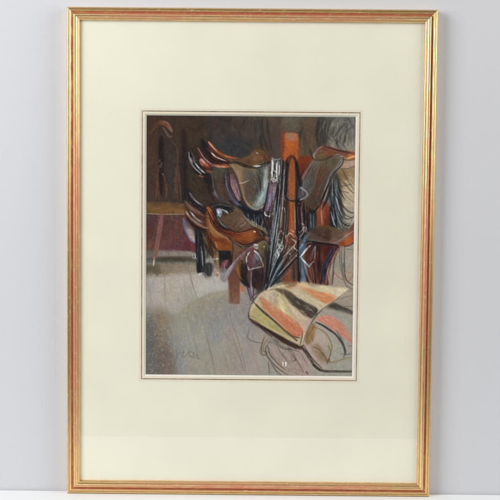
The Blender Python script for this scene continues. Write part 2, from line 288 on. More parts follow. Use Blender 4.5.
    L('217,209 218,215', 1, 'd8dae0', .7); F('213.6,204 232,206 230,212 224,216 221,208 216,207', '1b1d20', .6, .85); F('216.4,208.6 221,208.4 222,214 219.4,216.6', 'a8aab8', .4)
    L('222,208.6 225.4,210.4 228,213.4', 1.3, 'd0d6d2', .9); L('223,210 225,213', .8, '889a90', .7); L('211,212.4 215,208.6', 1.2, '1b1d20', .6)
    F('227,229 237,231 248,228 257,225.6 262,229 265,236 258,241 250,244 241,245 233,240', '231,234,7c3e26 238,237,94502c 246,232,a4562a 251,234,b8632e 252,238,9c5430 257,229,562e20 261,234,3e2a24 244,241,6c3c28 256,240,4a3028', .5)
    L('244,235 249,232 254,233', 3.4, 'c46a30', .55, soft=1.3); L('253.6,230.4 255,230.8', 1.3, 'f0e8e0', .95); L('229,231.6 238,233.4 248,230 256,227', 1.6, '6e2e20', .7); L('254,233.6 259,236 263,236.4', 1.2, '6c4c3c', .7)
    L('235,240 240,244.6 247,246.6 256,243.6 265,237', 2, '22201e', .9); L('234,237.6 238.4,243 244,246', .9, '9a9088', .75)
    # flap beneath
    F('231,240 240,246 252,246 262,240 268,242 271,256 269,278 264,286 255,288 245,285 238,276 233,262 231,250', '235,250,745642 234,258,6c4a3a 244,250,6c4234 240,266,7c5428 238,272,8c6430 244,276,4c3c2c 243,282,1c1c18 247,284,201c1a 255,252,644238 262,246,6e5c40 260,256,686468 252,262,5c4e54 256,274,3c3038 263,262,5e3e2a 263,278,44 2a26'.replace('44 2a26', '442a26'), .6)
    F('236,262 240,264 244,272 248,282 242,282 238,274', '238,270,8a622e 243,279,2c261e', .6); F('241,265 248,264 249,284 245,285 241,274', '1f201c', .9, .9); L('233.4,250 234,260 231,268', 2.2, '8c6a54', .6)
    L('265,242 270,256 270,270', 2, '3c4038', .7); F('262,242 269,246 267,264 263,256', '5c5230', .8, .7); L('267,236.6 269.6,240 271,242.4', 3, 'a05a34', .9); L('264.8,235.8 268,239', 1.5, 'c07048', .6)
    # leg of the stand, floor glimpses
    F('228,276 234,266 240.4,276 239.6,303.4 229,303', '232,280,663f32 236,292,764838 231,298,663e30 236,300,805848', .5, 1, .05, False); HATCH('229,278 239,280 239,303 229,303', '8c5c48 5a382e 704838', 50, 92, 7, .9, .4, 8); L('228.6,282 229.4,303', .8, 'a08c80', .7)
    L('228,303 234,304.4 239,303.6', 1.6, '948c84', .7, .7); F('240.6,284.6 244.4,286 243.8,291 240.6,290', 'b4623a', .4, .9); F('244,286 256,288 254,300 246,297', '8c8480', .8, .7)
    # mauve strap and stirrup
    L('254,244 244,253 236,261 229.6,270 224.6,281', 4, '252,246,6e5058 240,257,80646e 230,270,948294 226,278,8c7884', .95, .25); L('246,250 236,259.6 228.6,269 224,279', 1, 'bca8b4', .75); L('240,259 232,269 227.6,279.6', .9, '4c3840', .6)
    L('238,256.6 240.4,255 244,262', .9, 'd8b8b0', .6); L('240,256 245,263', .8, '9c6c40', .6)
    L('253.4,246 251.6,258 249.4,270 249.2,284 252,298.6', 5, '253,250,70444c 250,266,6c424c 250,280,5c4450 252,292,705a6c', .95, .25, taper=.35); L('251.4,270 251,282 252.4,294', 1.1, 'aeaac4', .8); L('247.4,268 247,284 250.6,298', .9, '30222c', .8); L('253,270 254,284 253,298', 1, '2a2028', .8)
    F('254.6,252 258,254 261.6,262 259,265.4 254,266 253.4,258', '256,256,7c7a80 258,262,5c585c', .5, .9)
    L('249.4,251.4 246.8,256 246.6,262 248.8,268.6', 1.15, 'dcdedc', .95, .2, taper=.2); L('254.4,250 259.6,255 262.8,263 262.6,265.4 256,267 249,268.8', 1.15, 'd6dad8', .95, .2, taper=.2); L('254.6,249.6 258,252.6', .9, 'f4f4f0', .8)
    F('254,243 258.4,243.4 257.6,247.4 254,247', '8c8c80', .4); L('254.6,244 257.6,244', 1.1, 'e0e0d4', .9, taper=.1); L('256,248 258,247', .8, 'd0d0c8', .8); L('263.4,245.6 265,245.6', 1.3, 'd0b8a0', .7)
    # olive straps
    L('241,212 248,220 257,226 266,231 273,236', 2.6, '243,214,6a644c 256,225,747254 270,234,5c5a44', .9); L('246,217 257,223.6 271,231.6', 1, 'a09a78', .7); L('254,226 262,232.6', .9, '1e1e1c', .8); L('257.6,227 261,232 264,235', .8, 'a8b0a0', .6)
    F('262,210 271,208 272,230 264,226', '264,214,26262c 269,222,6c3428 268,228,3a2c24', .8, .85); L('269,217 269.6,226', 3, '8c3c28', .8)
    HATCH('262,212 272,210 272,232 262,228', 'c0c0b8 2c2a2a 7c5c4c', 26, 95, 7, .7, .6, 14)

    # ---------------- central post
    F('281,134 285,133 285,165 283,175 280,160', '7e3a24', 1, .85)
    F('284.8,133.6 290,132.6 297,133.4 298.4,136 298,146 299,158 297,172 286,172 283.4,158 284.8,146', '287,140,c0642a 290,144,cc6c28 296,142,b25a2c 290,155,bc5c28 297,155,8c4424 285,152,b86030 296,165,84442a 287,165,8a4c30', .5)
    F('286.6,133.4 291,132.8 296.6,134 297,139.6 292,140.8 286.6,139', '290,135,8e7c70 294,138,a87c64 288,138,a08070', .5); L('284.8,146 290,147.4 297.6,145', .7, '8a4420', .6)
    HATCH('286,140 297,140 297,158 285,158', 'd87c38 b05424 c86a30', 46, 92, 8, 1, .4, 8)
    F('288.6,160 294.6,160 295,180 294.4,200 294.4,234 288.6,236 288.4,200', '291,172,a45a34 291,185,b8683c 291,200,a46844 291,215,ae6236 291,230,b06c48', .6)
    HATCH('288,168 295,168 296,232 287,232', 'c87848 8c4c30 b86840', 60, 91, 9, 1, .4, 5)
    F('284,238 297,236 298,262 297,282 282,284 284,262', '290,248,6c4434 289,262,a45a38 290,276,a8603e 284,275,7c4834', .6); HATCH('285,254 296,254 296,282 284,282', 'b8704c 8a4a30 a05838', 50, 91, 8, 1, .4, 6)
    # bridles massed left of the post
    F('272,158 284,160 287,180 283,230 274,290 262,290 268,250 266,215 268,190', '276,170,4c4a4a 280,180,3c2e2a 278,200,3c3c3e 272,215,3c3638 276,240,34383a 268,275,2c3034 282,215,46342e 272,262,2c2e30', .8, .92)
    for s, w, c in (('272.6,158 273,170 270,182', 1.4, 'c4c4c4'), ('275,160 276,170 273.4,181', 1.2, 'dcdcd8'), ('278,159 278,170 276,180', 1.3, 'b0b0b0'), ('280.6,160 280,174 278,184', 1.1, '2c2a2a'), ('274,159 276.6,166 275,178', .8, '3a3a3c'), ('270.6,158 272,163 271,176', 1, '74787a'), ('282,159 281,168 279.6,178', .9, '9c9c9c'), ('271,176 273,179.6 276.6,178.6', 1.1, 'd8d8d4'), ('276,176 277,180 274,182', 1, 'd0ccc4'), ('272,181 274.4,184 277,182', .9, 'a8a8a0'), ('271.6,157 275,159 281,158', .9, 'a0a0a0')):
        L(s, w, c, .85, .5)
    F('269.6,181 277,183 274,197 270,212 264.4,211 266.6,196', '268,190,5c4048 272,195,6c6c8c 266,208,6a5058 274,188,6c5254', .5)
    for s, w, c in (('270,183 268,196 265,210', 1.3, '7a5a64'), ('272.6,184 270.4,198 267.6,210', 1.3, '8080a8'), ('274.6,184 272.6,198 270.2,209', 1, '5c2c2c'), ('276.4,184 274.4,198 271.4,211', .9, 'b89c94'), ('269,182 267,196 264.2,210', .7, '3a2c30')):
        L(s, w, c, .85, .5)
    L('264.6,211.6 265.6,214.4 269,215.6 271,213.4', 1.2, 'd8d8d4', .9, taper=.1); L('266,211 270,211.6', 1, '28201e', .9); L('266.8,213 269.4,212.6', 1, '3a3a3a', .8)
    F('276,194 282,182 285,186 281,210 279,232 274,244 270,240 275,215', '279,195,6e7276 277,210,7c8890 276,225,505c62 280,200,5a5450', .6, .8)
    for s, w, c, a in (('279,182 277,200 274,222 271,250 266,288', 2, '24262a', .9), ('281,180 280,200 277,225 274,250 269,286', 1.2, '7c848a', .7), ('283,178 282,200 279,224 276,246', 1.6, '6a3428', .8), ('284.6,172 284,195 281.4,220 279,236', 1.2, '2a2828', .9), ('277,186 275,204 272.6,226', 1, 'a8b4c0', .75), ('283.6,176 281,204 279.4,222', .8, 'b0a8a0', .6), ('286,166 285,184 284,206 282,226', 1.6, '8c4a3c', .7), ('287,162 285.6,178', 1.4, '9c6a58', .7), ('274,226 271,252 265,284', 1.3, '5c6a6e', .7), ('272,228 269,258 263,286', 1, '1a1c20', .9),
                       ('276,238 272,260 264,289', 1, '7c8c94', .6), ('280,205 276.6,232 270,262', .9, 'c0c0b8', .5), ('282.4,205 281,225 277,240', .9, 'c4b8a8', .6), ('273,216 272,236 268,266', .9, '8a9aa0', .5), ('285,200 284,232', 1.6, '3a2420', .8), ('286.8,190 286.6,215 285,232', .9, 'b0a098', .5), ('288,200 287,228', .8, 'a85c40', .8), ('281.5,208 284,206.6 284.6,211', 1, 'e0d0c8', .8)):
        L(s, w, c, a, .6, taper=.3)
    HATCH('272,162 284,164 284,220 276,245 270,240 270,215', '9aa2a8 1e1e20 6c4034 c8c8c4 30343a 54484a', 150, 97, 12, .8, .55, 5, .03)
    HATCH('268,240 280,240 276,290 262,290', '6c7c84 1a1c20 3c4a52 8a9498 2c2a28', 90, 104, 14, .9, .55, 5, .03)
    # fan of straps running down to the blanket
    F('279,252 286,244 296,246 292,262 276,286 262,291 268,270', '280,262,3a444c 284,252,4c5860 272,282,2c363c 288,256,64584c', .8, .85)
    for s, w, c in (('296,246 284,262 270,284 264,292', 2, '2c343a'), ('292,246 281,262 268,286', 1.4, '6c808a'), ('288,246 277,264 267,288', 1.6, '1e2226'), ('298,256 287,268 276,279 266,288', 2.4, '4a5056'), ('297,254 286,266 272,281', .8, 'a0a8aa'), ('299,260 288,272 280,279', .9, '8c8c84'), ('284,246 275,266 266,286', .8, '8a9ca6'), ('294,243 287,252', 1.2, '7a4c40'), ('280,250 272,270 264,288', .8, '9aa8ac'), ('290,258 284,266', 1, '5a6c78')):
        L(s, w, c, .85, .45)
    # big black noseband loop
    L('287.4,168 287,160 291,155.8 294.6,158 297,166', 2.6, '1c1c20', .95, .2, taper=.1); L('288.6,163 291,157.6 293.6,160', .8, 'a0a09c', .6)
    L('287.4,162 285.6,178 284.8,190', 2.4, '22 2224'.replace(' ', ''), .95, .2, taper=.1); L('286.6,166 285,180 284,192', .8, 'a4a8a8', .55, .6); L('289.6,164 288,176 287,190', .8, '8c7c74', .6, .6)
    L('284.6,190 286.4,196 292,199.4 300,200', 2.4, '18181c', .95, .2, taper=.1); L('285.4,193 288.6,197 293,198.6', .8, 'b4b8c0', .8)
    L('296.4,162 298,176 299,190 300,206 302,226', 3.2, '2a2a2e', .92, .3, taper=.1); L('295.4,166 297,182 297.8,196', .9, 'a8a4a4', .55, .7); L('299,164 300.6,178 301.4,190', .9, '8c8c90', .6, .7); L('298,170 299,184', .8, '0e0e10', .7)
    L('300,184 305,188 307.4,193 305,197 300,199.4', 1.8, 'b6aebc', .9, .3); F('300,188 303.6,189.4 305,193 303,196.6 299.6,197', '444648', .5, .95); L('301,187.6 305.4,191 306,195', .7, 'e4e0ec', .7)
    for s, w, c, a in (('298.6,200 299,222 298,240', 2, '3a2c2c', .9), ('301.6,200 303,220 302,236', 1.6, '6a4a58', .7), ('296.8,202 297,220 296,232', .9, 'b0aca8', .5), ('299.6,205 300.4,225', .8, '8c8a88', .6), ('297,234 298,250 299,262', 3, '2c2a2a', .8)):
        L(s, w, c, a, .5, taper=.2)
    F('297,198 309,204 309,230 300,236 297,220', '303,212,3a2226 306,222,3c1c1c 300,226,342628', .8, .85); HATCH('298,200 309,206 308,232 298,236', '6c4a54 1e1618 8c8888 4a2420', 50, 92, 9, .8, .5, 6)
    # curb chains
    L('281,229.4 284,234 288,240.4 292,243.6 299,241', 3.2, '282,231,8c5c5c 287,239,7a443c 296,243,4c2a2c', .92, .25); L('281.6,229.6 285,234 287,238', 1, 'd0a8a8', .8); L('290,242 296,242.6 301,238', 1.6, '2a1c1e', .8)
    for s in ('279,238 277,244 280,247 277,252 280,256', '282,240 280,246 283,249 280,255 278,257', '278.6,238 281.6,240 281,245', '283.6,238 282,243 285,246', '276,250 275.4,254 278,257 280,253', '292,232 295,234 293,238 297,240', '296,228 299,232 296,236 300,238', '291,246 294,250 291,253 295,256', '294,247 297,250 294,254 298,257', '295,250 293,256 296,260', '291,238 295,241 299,239', '297,258 295,262 298,266', '289,247 287,250 290,252', '286,240 290,244 288,248'):
        L(s, .62, 'c8cac4', .8, .55, taper=.2, wob=.75)
    HATCH('288,236 299,236 299,262 291,258', '1e1e20 b8bab4 2c2a2a 7c8484', 60, 80, 4, .8, .6, 50)
    # ---------------- upper right saddle
    F('299,157 314,157 316,166 308,180 302,188 299,180', '302,162,7e3620 308,162,8c3a1e 306,172,6c2c1c', .6)
    F('340,160 356,156 356,232 344,230 338,205 334,180', '352,172,94795a 343,172,86704e 342,184,a89272 350,188,b8a486 352,200,b4a28a 346,205,a59a84 350,216,a09a88 344,222,8f8a7c', 1.2)
    F('342,166 347,160 356,158 356,165 348,168', '346,164,a68c76 353,160,b09480', .7); L('340,168 348,167.6 356,164.6', 1.1, '5a4a38', .7); F('336,170 345,170 348,178 342,188 336,184', '7c6444', 1.6, .7)
    HATCH('342,178 355,176 355,208 344,204', 'c8b490 ac9674 d0bc9c 9c8864', 60, 25, 8, 1.2, .35, 20)
    F('334,172 340,178 342,196 344,214 348,230 334,228 326,222 328,196', '334,180,3a3632 336,195,2c2c2e 330,205,26262a 336,215,34363a 342,222,6c6a60', 1, .9)
    for i in range(46):
        x = rng.uniform(328, 338); y = rng.uniform(176, 205); l = rng.uniform(14, 26); q = rng.uniform(0, 9)*((x-326)/12)
        L(f'{x:.1f},{y:.1f} {x+q*.25:.1f},{y+l*.5:.1f} {x+q:.1f},{min(y+l, 229):.1f}', rng.uniform(.6, 1.3), ('1a1a1e', '9aa4a8', '24262a', '5c6468', '141418', '7c8a90')[rng.integers(6)], .8, .5)
    for s, w in (('341,178 346,184 351,190 356,193', .8), ('339,197 344,206 350,211 356,212', 1.3), ('338,204 343,210 345,217 351,217 355,214', 1.1), ('340,198 341,206 346,214', 1), ('337,210 340,218 346,224 352,224', 1), ('341,216 343,226 348,228', .8), ('336,215 340,226 344,230', 1), ('352,218 348,226 343,230', .7), ('342,168 347,178 354,189', .7), ('343,190 349,192', .6), ('340,186 352,183', .6), ('342,232 345,224 349,222', .7)):
        L(s, w, '2e2e2c', .75, .5)
    L('340,208 344,213 350,216', .8, 'b8bcb8', .6); L('345,219 350,221 355,219', 1, 'b0b0a8', .6)
    F('313,158 324,160 336,157 343,155.6 342.4,163 336,172 330.6,181 325,193 319,206 313,212 306,209 301,201 300,186 305,173',
      '309,170,6e6058 316,162,7a7868 319,166,7c7860 308,180,5e6468 305,190,5a646a 310,188,56504c 318,178,603c2a 322,170,74482e 330,164,6e6c54 337,160,6c6454 326,168,6c5c44 315,195,4a3830 312,205,4e3a2c 304,202,584436 326,182,4c4848 321,192,44403e 330,174,5e5850', .6)
    F('321,166 327,168 326,178 321,192 315,204 311,200 314,186 318,174', '322,172,7a4630 318,186,5c3a2c 314,198,4c3428', 1.2, .7); L('324,176 321,190 316,204', 2.2, '3a3c40', .6, soft=1)
    HATCH('304,176 312,166 314,190 308,204 302,200', '6c747a 4c5052 7c8488 4a403a', 50, 100, 10, 1, .35, 10); HATCH('314,164 340,158 326,186 314,206', '6c4830 4a3c34 7c6c50 5c4030', 80, 112, 10, 1, .3, 12)
    L('343.6,156 341.8,163 335,170.6 330,179 325,191 320,204', 2, '2c2a2c', .85); L('342.6,157.6 340.8,163.4 334,170 329.6,178 325,188', 1, 'b0a8b0', .8, .4); L('340,155.4 343.6,155.8', 1, '9a90a0', .8)
    L('313.4,160 307,168 302.6,176 300,184', 1.4, 'a8989c', .75, .4); L('315,160 309,169 305,177', .8, '2c2424', .6); L('316,161 311,167', 1, 'a8acb0', .5); L('312,168 306,178', .8, 'c8c8c8', .4)
    F('311,156 316,149 324,144.6 334,147 344,149.6 356,151.4 356,158 348,158.6 342,155 334,155.6 328,158.6 320,160 313,159', '316,154,6c5438 322,157,70603e 324,149,6e3c30 330,151,74402e 338,152,6c4230 346,153,6a4434 352,154,b06e44 349,157,a86a48 334,147,6a4a40 316,150,5c4440', .5)
    L('312.6,156 317,149.6 322,145.6', 1.2, '9a9098', .7); L('313.4,154 314.4,157', 1.4, 'b8b4b8', .7); L('324,145.4 334,148.4 344,150.6 355,152', 1.1, '3c3030', .75); L('316,159.6 324,159 332,155.6 342,154.6', 1.2, '3a2a28', .8)
    L('333,155.4 338,153.8 343.6,155.8', 1, 'a09498', .7); L('342,153 348,156 355,154.4', 2, '9c5434', .7); L('347,157.4 352,155.6 356,154.6', 1.2, 'd89468', .8); L('342,158.4 350,159.4 356,158', .9, '4c3428', .8); L('310,148 311,153 313,158', 2, '2c2626', .6)
    # red panel hanging under it
    F('320,203 326,200 329,206 329.6,226 316,226 317,212', '319,215,a4522e 322,212,a85c40 326,212,8a3c2a 328,220,5c2a20 318,222,94502e', .6); L('321.6,204 321.6,214 323.4,223', 1.2, 'd09c8c', .75); L('316.6,210 317,224', 1, '5c2c20', .7); L('326,206 327.6,222', 1.6, '70281c', .6)
    F('308.6,210 316,211 316,228 309,231', '312,216,2c2c2e 313,224,34383a', .6); L('310.6,213 311,226', .8, '8c9a9c', .7); L('313.4,213 313.6,227', .9, '74828a', .7)
    F('329.6,206 334,208 338,226 330,226', '22252a', .6, .9); L('331,211 333,219 336,226', 1, 'a8b8c4', .8); L('337,213 338,222 338.6,227', 1.1, '9cb0bc', .7)
    # ---------------- lower right saddle
    F('336,240 356,236 356,300 340,296 328,286 332,262', '350,246,9a9384 345,262,9c9486 350,275,a08f7c 340,280,a29484 350,290,9c9080 338,255,8c857a', 1, .85)
    for s, w, c in (('342,245 341.6,258 343,272 346,284 352,288', 1, '3c3a38'), ('344.6,244 344.4,262 346,278 355,285', 1.2, '34322f'), ('340,246 340,262 343,278', .8, '4c4844'), ('338,247 334,262 332,283', 1, '34302e'), ('345.6,247.6 354,248.4', .7, '5a544c'), ('333,270 340,277 346,279', .9, '8c4a3c'), ('334,266 332,276', .7, '5c5854'), ('346,282 352,276 355,268', .8, '7c5c4c'), ('340,271 352,271', .7, '8c6c5c'), ('343,262 345,270', 1.4, '5a5854'), ('348,230 352,226 355,220', .8, '4a4640')):
        L(s, w, c, .8, .6)
    F('300,244 309,238 304,250 303,262 306,272 310,283 300,281 291,277 295,260', '301,250,4c5c6a 299,262,38444e 303,272,5a6c80 305,280,6a7c90 298,274,2c3238 295,270,40444a', .7)
    L('302,258 303,268 307,281', 1.6, '8498ac', .6, soft=.8); L('298,252 297,266 299,278', 1.6, '262a30', .7); L('308,236 303,243 299,250', 1.8, '6c88a0', .8)
    F('308,241 320,240 332,242 340,244 336,254 331,264 328,276 328,284 306,284 308,272 304,258', '312,248,5c2a26 318,255,7a3c2c 316,246,3a2224 325,250,5c2820 330,247,4c221c 312,270,6c4034 320,270,3a2422 326,268,2c2028 310,280,8a5240 320,280,6c4434', .6)
    L('320,246 318.6,258 318,270 320,283', 2.4, '261a1c', .8); L('309,262 311,272 312,283', 2.6, 'a46248', .8, .5); L('316,262 318.6,273 320,283', 1.8, '94563e', .8, .5); L('314,246 313,256', 2.4, '7c3c30', .7); L('322,246 323,262 319.6,276', 1.4, '8c4c34', .5, .6)
    L('336,247 330,255 325.4,264 323.4,274 323,284', 3.6, '333,250,28304a 326,262,1c2238 323,280,2c3a50', .95, .25); L('334,251 328,260 325.6,268', .8, '6c7c94', .5)
    L('340,246 335,256 330,266 328,276', 2, '7c4e3e', .85, .5); L('337,249 331.6,260 328,272 330,284', 1, 'b0988c', .55, .7); L('331,272 329.6,284', 1.6, 'a0705c', .7); L('334,270 332,284', 1, '2c2624', .7)
    HATCH('306,262 332,262 330,284 308,284', '241a1c 8a5040 b07860 2c3648 583028', 80, 88, 9, .8, .5, 8)
    F('300,238 309,231 316,226 326,224.6 336,227.4 343,230.4 350,228 356,221 356,234 349,240 342,245 334,243 322,240.6 310,241.6 303,243',
      '306,238,3e4648 311,236,5c564c 315,230,42342c 320,234,5c4238 326,236,4a2e26 328,231,4a3028 333,232,6e6048 334,238,84665c 340,236,8c6c60 346,235,8c6452 352,229,74463a 332,241,7a5c50 324,227,56542e 313,240,5a5c54 320,238,70564a 350,235,7a4c3e', .5)
    L('316,226.6 325,225 335,227.6 343,230.6', 1.5, '626034', .7); L('318,240 328,240.4 336,237 344,233.4', 1.2, 'a08880', .5, soft=.7); F('324,230 330,231 331,238 327,240 324,236', '402622', .8, .7); L('308,240.6 314,238.6 322,240.6', 1, '8c948c', .6)
    L('331,242 338,240 346,234.6 356,228', 1.1, 'b89a90', .7); F('338,243 345,238 356,232.6 356,239 349,243.4 343,245', '342,242,8c4428 347,240,c0682e 352,237,b46438 354,236,9c5c40', .5); L('344,245.6 350,243.8 356,239.6', 1.2, '3a2824', .85); L('345,231 352,225 356,218', 1.4, '5a3228', .7)
    L('310,232 304,239 300,247 296,254', 2.2, '54 6c84'.replace(' ', ''), .75); L('301,222.6 304,223.6 306,227 305,231', 1.1, 'c4bcc0', .85); L('300,228 303,232 302,238', 2.4, '17171a', .8)
    # diamond stirrup
    L('309.6,244.8 305,249.4 300.6,255.6', 1.2, 'dce6ea', .95, .2, taper=.2); L('300.6,255.8 304.6,260.6 309.2,265.6', 1.7, 'a8b8c4', .95, .2, taper=.2); L('302,258 308.6,264.6', .8, 'e8f0f4', .8); L('309.2,265.4 311.4,262.6 313.6,260.4', 1.2, 'c0ccd4', .9, .2, taper=.2)
    L('315,245 312.4,252 310.6,259', 1.5, '94a4b4', .9); L('315.4,245 314,250', .8, 'e0e4e8', .7); L('312,251 311,259', .8, '1c2430', .8)

    L('291.8,155.6 289,161 287.4,168 286,180 284.8,192', 2.3, '19191c', .95, .15, taper=.1); L('291.8,155.6 295,159 297,166 299,177 301,186', 2.6, '1c1c20', .95, .15, taper=.1); L('290,163 288.4,172 287,186', .8, '9c9c98', .6, .4); L('293.6,162 296,172 297.6,182', .8, '8c8a88', .6, .4)
    L('284.8,191 286.8,196 291,199.2 297,200.2 303,198.4', 2.4, '16161a', .95, .15, taper=.1); L('286,194.4 289.6,198 294,199', .8, 'c4c8d0', .8)
    F('299.6,187 304,190 306.4,193.6 303,197 298.6,197.6', '4c4a4e', .5, .9); L('300.4,186.4 305,189.6 307.6,193.6 304.6,197 300,199', 1.9, 'b4acba', .92, .25); L('301.4,186.8 305.8,190.8 306.8,194', .8, 'ece8f0', .7)

    # ---------------- second pass: deeper darks, sharper lights
    for s, w, c, a in (
        # strands round the post
        ('289.4,162 287.6,176 286.6,192', 1.5, '1c1a1c', .9), ('284.2,166 283.2,182 282,200', 1.1, '6c7074', .6), ('288.2,198 288.6,214 287.4,234', 1.8, '2a2020', .9), ('286.6,204 286.6,220 285,236', 1, '8c8c8c', .5), ('290,200 290,232', .7, '6c3420', .5),
        ('295.2,160 296.4,178 296.6,196 296,214 296.6,234', 2.2, '201e20', .9), ('300,172 302.4,186', 1.6, '2a282a', .85), ('294.6,200 295,232', .8, 'c0b8b0', .45), ('297.6,206 298,236', .9, '7c6c74', .6), ('304,206 305,228', 1.4, '1c1416', .85), ('307,200 307,226', 1, '40181a', .8),
        ('302,212 303.4,230', .8, '9c98a0', .5), ('284,236 286,262', 1.2, '222222', .8), ('287,244 284,262 283,280', 1.2, '7c3c28', .7), ('298.4,258 299,281', 2, '20242a', .8), ('295.6,264 296.6,282', 1, '8a5a48', .6),
        # bridle bundle
        ('271.6,160 271.4,174', 1.1, 'f0f0ec', .7), ('276.6,162 276.4,176', 1.2, 'f0f0ec', .75), ('279.4,162 279.4,174', .8, 'd8d8d8', .6), ('273.4,164 273.6,174', 1.2, '201e20', .8), ('278,164 277.6,178', .8, '201e20', .8), ('270,166 268,178', .8, '1c1c1c', .6),
        ('283,160 283.4,176 281.4,196', 1.6, '2a2424', .85), ('279,188 276,212 273,236', 1.4, '141416', .85), ('276,214 274,232', 1.8, '8ea0aa', .6), ('282,198 280.6,214 278,232', 1.6, '4c2a26', .8), ('284,212 283,230', .9, 'c4c4bc', .5), ('274.6,236 270,262 267,282', 2, '1c2024', .85),
        ('277,244 273,264', 1, 'a4b4bc', .6), ('271,256 268,276', .8, 'b0bcc0', .5), ('282,250 276,266', 1.6, '15181c', .7), ('286,256 279,268', 1, '9cacb4', .5),
        ('264.4,202 263,211', 1, '2a2224', .7), ('278.2,182 276.4,196', 1.2, '1e1a1c', .8),
        # cantles
        ('189.6,153 192,162 198,170', 1.6, '0f0f12', .85), ('198.6,150 202,156 206,160.4', 1.5, '221418', .8), ('203,146 207,152 212,158 218,162', 1.8, '1c1216', .8), ('210,152 214,157.6 221,162', 1.6, '5c241e', .7), ('211,149.4 215,152.6 220,156.6 229,159.6', 1.1, '2a2220', .75),
        ('208.6,148 212,152.6 216,156 222,159.6', .9, 'e4c4b4', .75), ('210,144 213.6,148.4 218,152', 1.1, 'd89c78', .7), ('200.6,161 204,164.4 209,166.6', 1, '8a3c2c', .7), ('206,170 209.6,170.6', .9, 'e0a080', .7), ('215.6,164.8 222,165.8', .8, 'f0b898', .7),
        ('187.4,190.4 190,197 195,202.4', 1.4, '101014', .8), ('190.6,193 195.4,199.6 202,204.4', 1, 'bcbcc8', .65), ('192,202.6 199,208.6 206,212', 1.6, '181418', .8), ('186.4,206 191,212.4 197,217', 1.4, '201818', .8), ('192,213 196,217.6 201,221', .9, 'e8e8f0', .7), ('187.6,217.6 193.6,223.8 200,226.8', 1, '2c1a14', .7), ('188,214.4 192,218.6 198,223.4', .8, 'ffe4cc', .6),
        ('206.6,209 208.6,216 211,222', 1.2, '5a2416', .7), ('208,213 210,220 214,226.6 220,231.6', 1, '1a1212', .8), ('213.6,212 217,219 222,226 229,229.4', 2.4, '1a1c20', .85), ('215.6,213.6 219.6,221 225,226', .7, 'a8b0b8', .6), ('212,236 218,240.4 226,243.6', 1.3, '6c2c16', .75), ('209.6,228 213,233.6 219,237', 1, 'ffe0b0', .6),
        ('232,237 238,241.6 246,243.6', 1.4, '7c3218', .6), ('238,233 246,231.6 252,229.6', 1.6, '8a4020', .6), ('240,237.6 248,238.6 256,236', 2, 'c06428', .55), ('258,227.4 263,231.4 264,235', 1.6, '201818', .8), ('248,243.6 256,240.6 262,237', 1.2, '281a14', .7),
        ('209,238 212,248 213,256', 1.2, '2a1c16', .7), ('219.8,250 220,266', .9, '1c1612', .7),
        # flap and hanging leathers
        ('228.6,166 232.6,174 237.6,183 241,194 245,203', 1, '4c4030', .6), ('223.6,172 224.6,186', 1.2, '26221e', .7), ('213,174 215,186 219.6,195 226,201', .9, '1e1e22', .75), ('227.4,178 229,188 233.6,196.6 240,203', .9, '1e1c26', .8), ('233.6,178 236.4,188', .7, 'd0b0b4', .6), ('245.6,168 250,168 258,171', 1.8, '8c8060', .5), ('250,206.6 258,207.6 264,202', 1.2, '48565a', .7),
        ('257,174 260.4,182 260.6,192', 1.2, '1c2224', .55), ('264,176 264.6,186', 1.5, 'bcc8c4', .5), ('259,199 263,193', 1.5, 'b4c4c4', .55), ('236,166.6 241,175', 1.2, 'b49c74', .6),
        # right saddle
        ('303,170 300.6,178', 1.4, '201a1a', .6), ('340,162.6 334.6,168.6 330,176', .9, '1c1a1c', .7), ('328,184 323.4,196 319.4,206', 1.6, '1e1c1e', .8), ('330,176 329.6,190 324,204', 3, '303236', .7), ('306,205 312,211.6 318,206.6', 1.2, '1e1818', .8), ('312,183 311.6,196 309,204', 1.4, '34302e', .5), ('308,172 306,186', 1.8, '78888e', .5), ('327,165 331,161', 1.6, '8a8468', .5),
        ('325,146 336,149.6 348,152 355,153.6', 1, '3a2420', .7), ('317,152 322,150 327,152', 1.6, '8a6444', .5), ('350,156.6 355,155.4', .9, 'f0b488', .7),
        # lower right saddle and flap
        ('303,242 309,240 318,241.6 330,243.4 338,244.4', 1.3, '1c1416', .85), ('318,234 326,236 331,234', 1.6, '381c18', .7), ('322,226.4 330,228 336,231', .8, '8c8850', .6), ('332,238.6 338,236.6', 1.2, 'a88c80', .6), ('313,262 314,272 316,283', 1.4, '201618', .8), ('305.6,268 307,276 309,283', 1.2, '1c1c20', .7), ('310,248 308,256', 1.4, '6a2820', .8),
        ('324,262 322.6,272 320.6,283', 1.6, '121a2c', .85), ('328,268 326,282', 1.5, 'a07464', .6), ('329.6,262 326.6,274', .8, 'c0a498', .6), ('312.6,266 314.4,280', .8, 'd89878', .6), ('299,264 300.4,276', 1.6, '202830', .7), ('304.4,262 307,274', 1, 'a4b8cc', .6), ('297,246 294,256 292,268', 1.4, '2c2e30', .8), ('305,240 300,247', .9, '9cb8cc', .6),
        # left pieces
        ('196.6,232 197,246 198.6,266', 1.4, '14171a', .8), ('202.4,240 204.4,258 205,270', 1.4, '14171a', .8), ('203,230 208,240 212,252', 1.4, '2a201a', .7), ('208,230 212,238 213.6,250', 1.2, '6c5844', .6),
        ('160,140 160.6,160', 1, '15110f', .6), ('183.6,140 184.4,170 185,198', 2, '1e1a18', .5), ('157.6,182 156.4,196', .8, 'a05c44', .6), ('175.4,168 174,186', .8, '9a5a44', .6),
        # lower left saddle flap
        ('247,262 246,276 249,286', 2.4, '18181a', .7), ('255,270 258,276 262,274', 4, '2e262a', .5), ('265,250 267,262 266,278', 2, '2a2420', .7), ('236.6,264 239,274 243.6,280', 1, 'b0823c', .6), ('240,248 236,253.6', 2, '8c6a54', .5), ('257,257 260,263', 1.4, '8a8a90', .5), ('262,266 264,284', 1.2, '1e1c1e', .7)):
        L(s, w, c, a, .35, taper=.35)
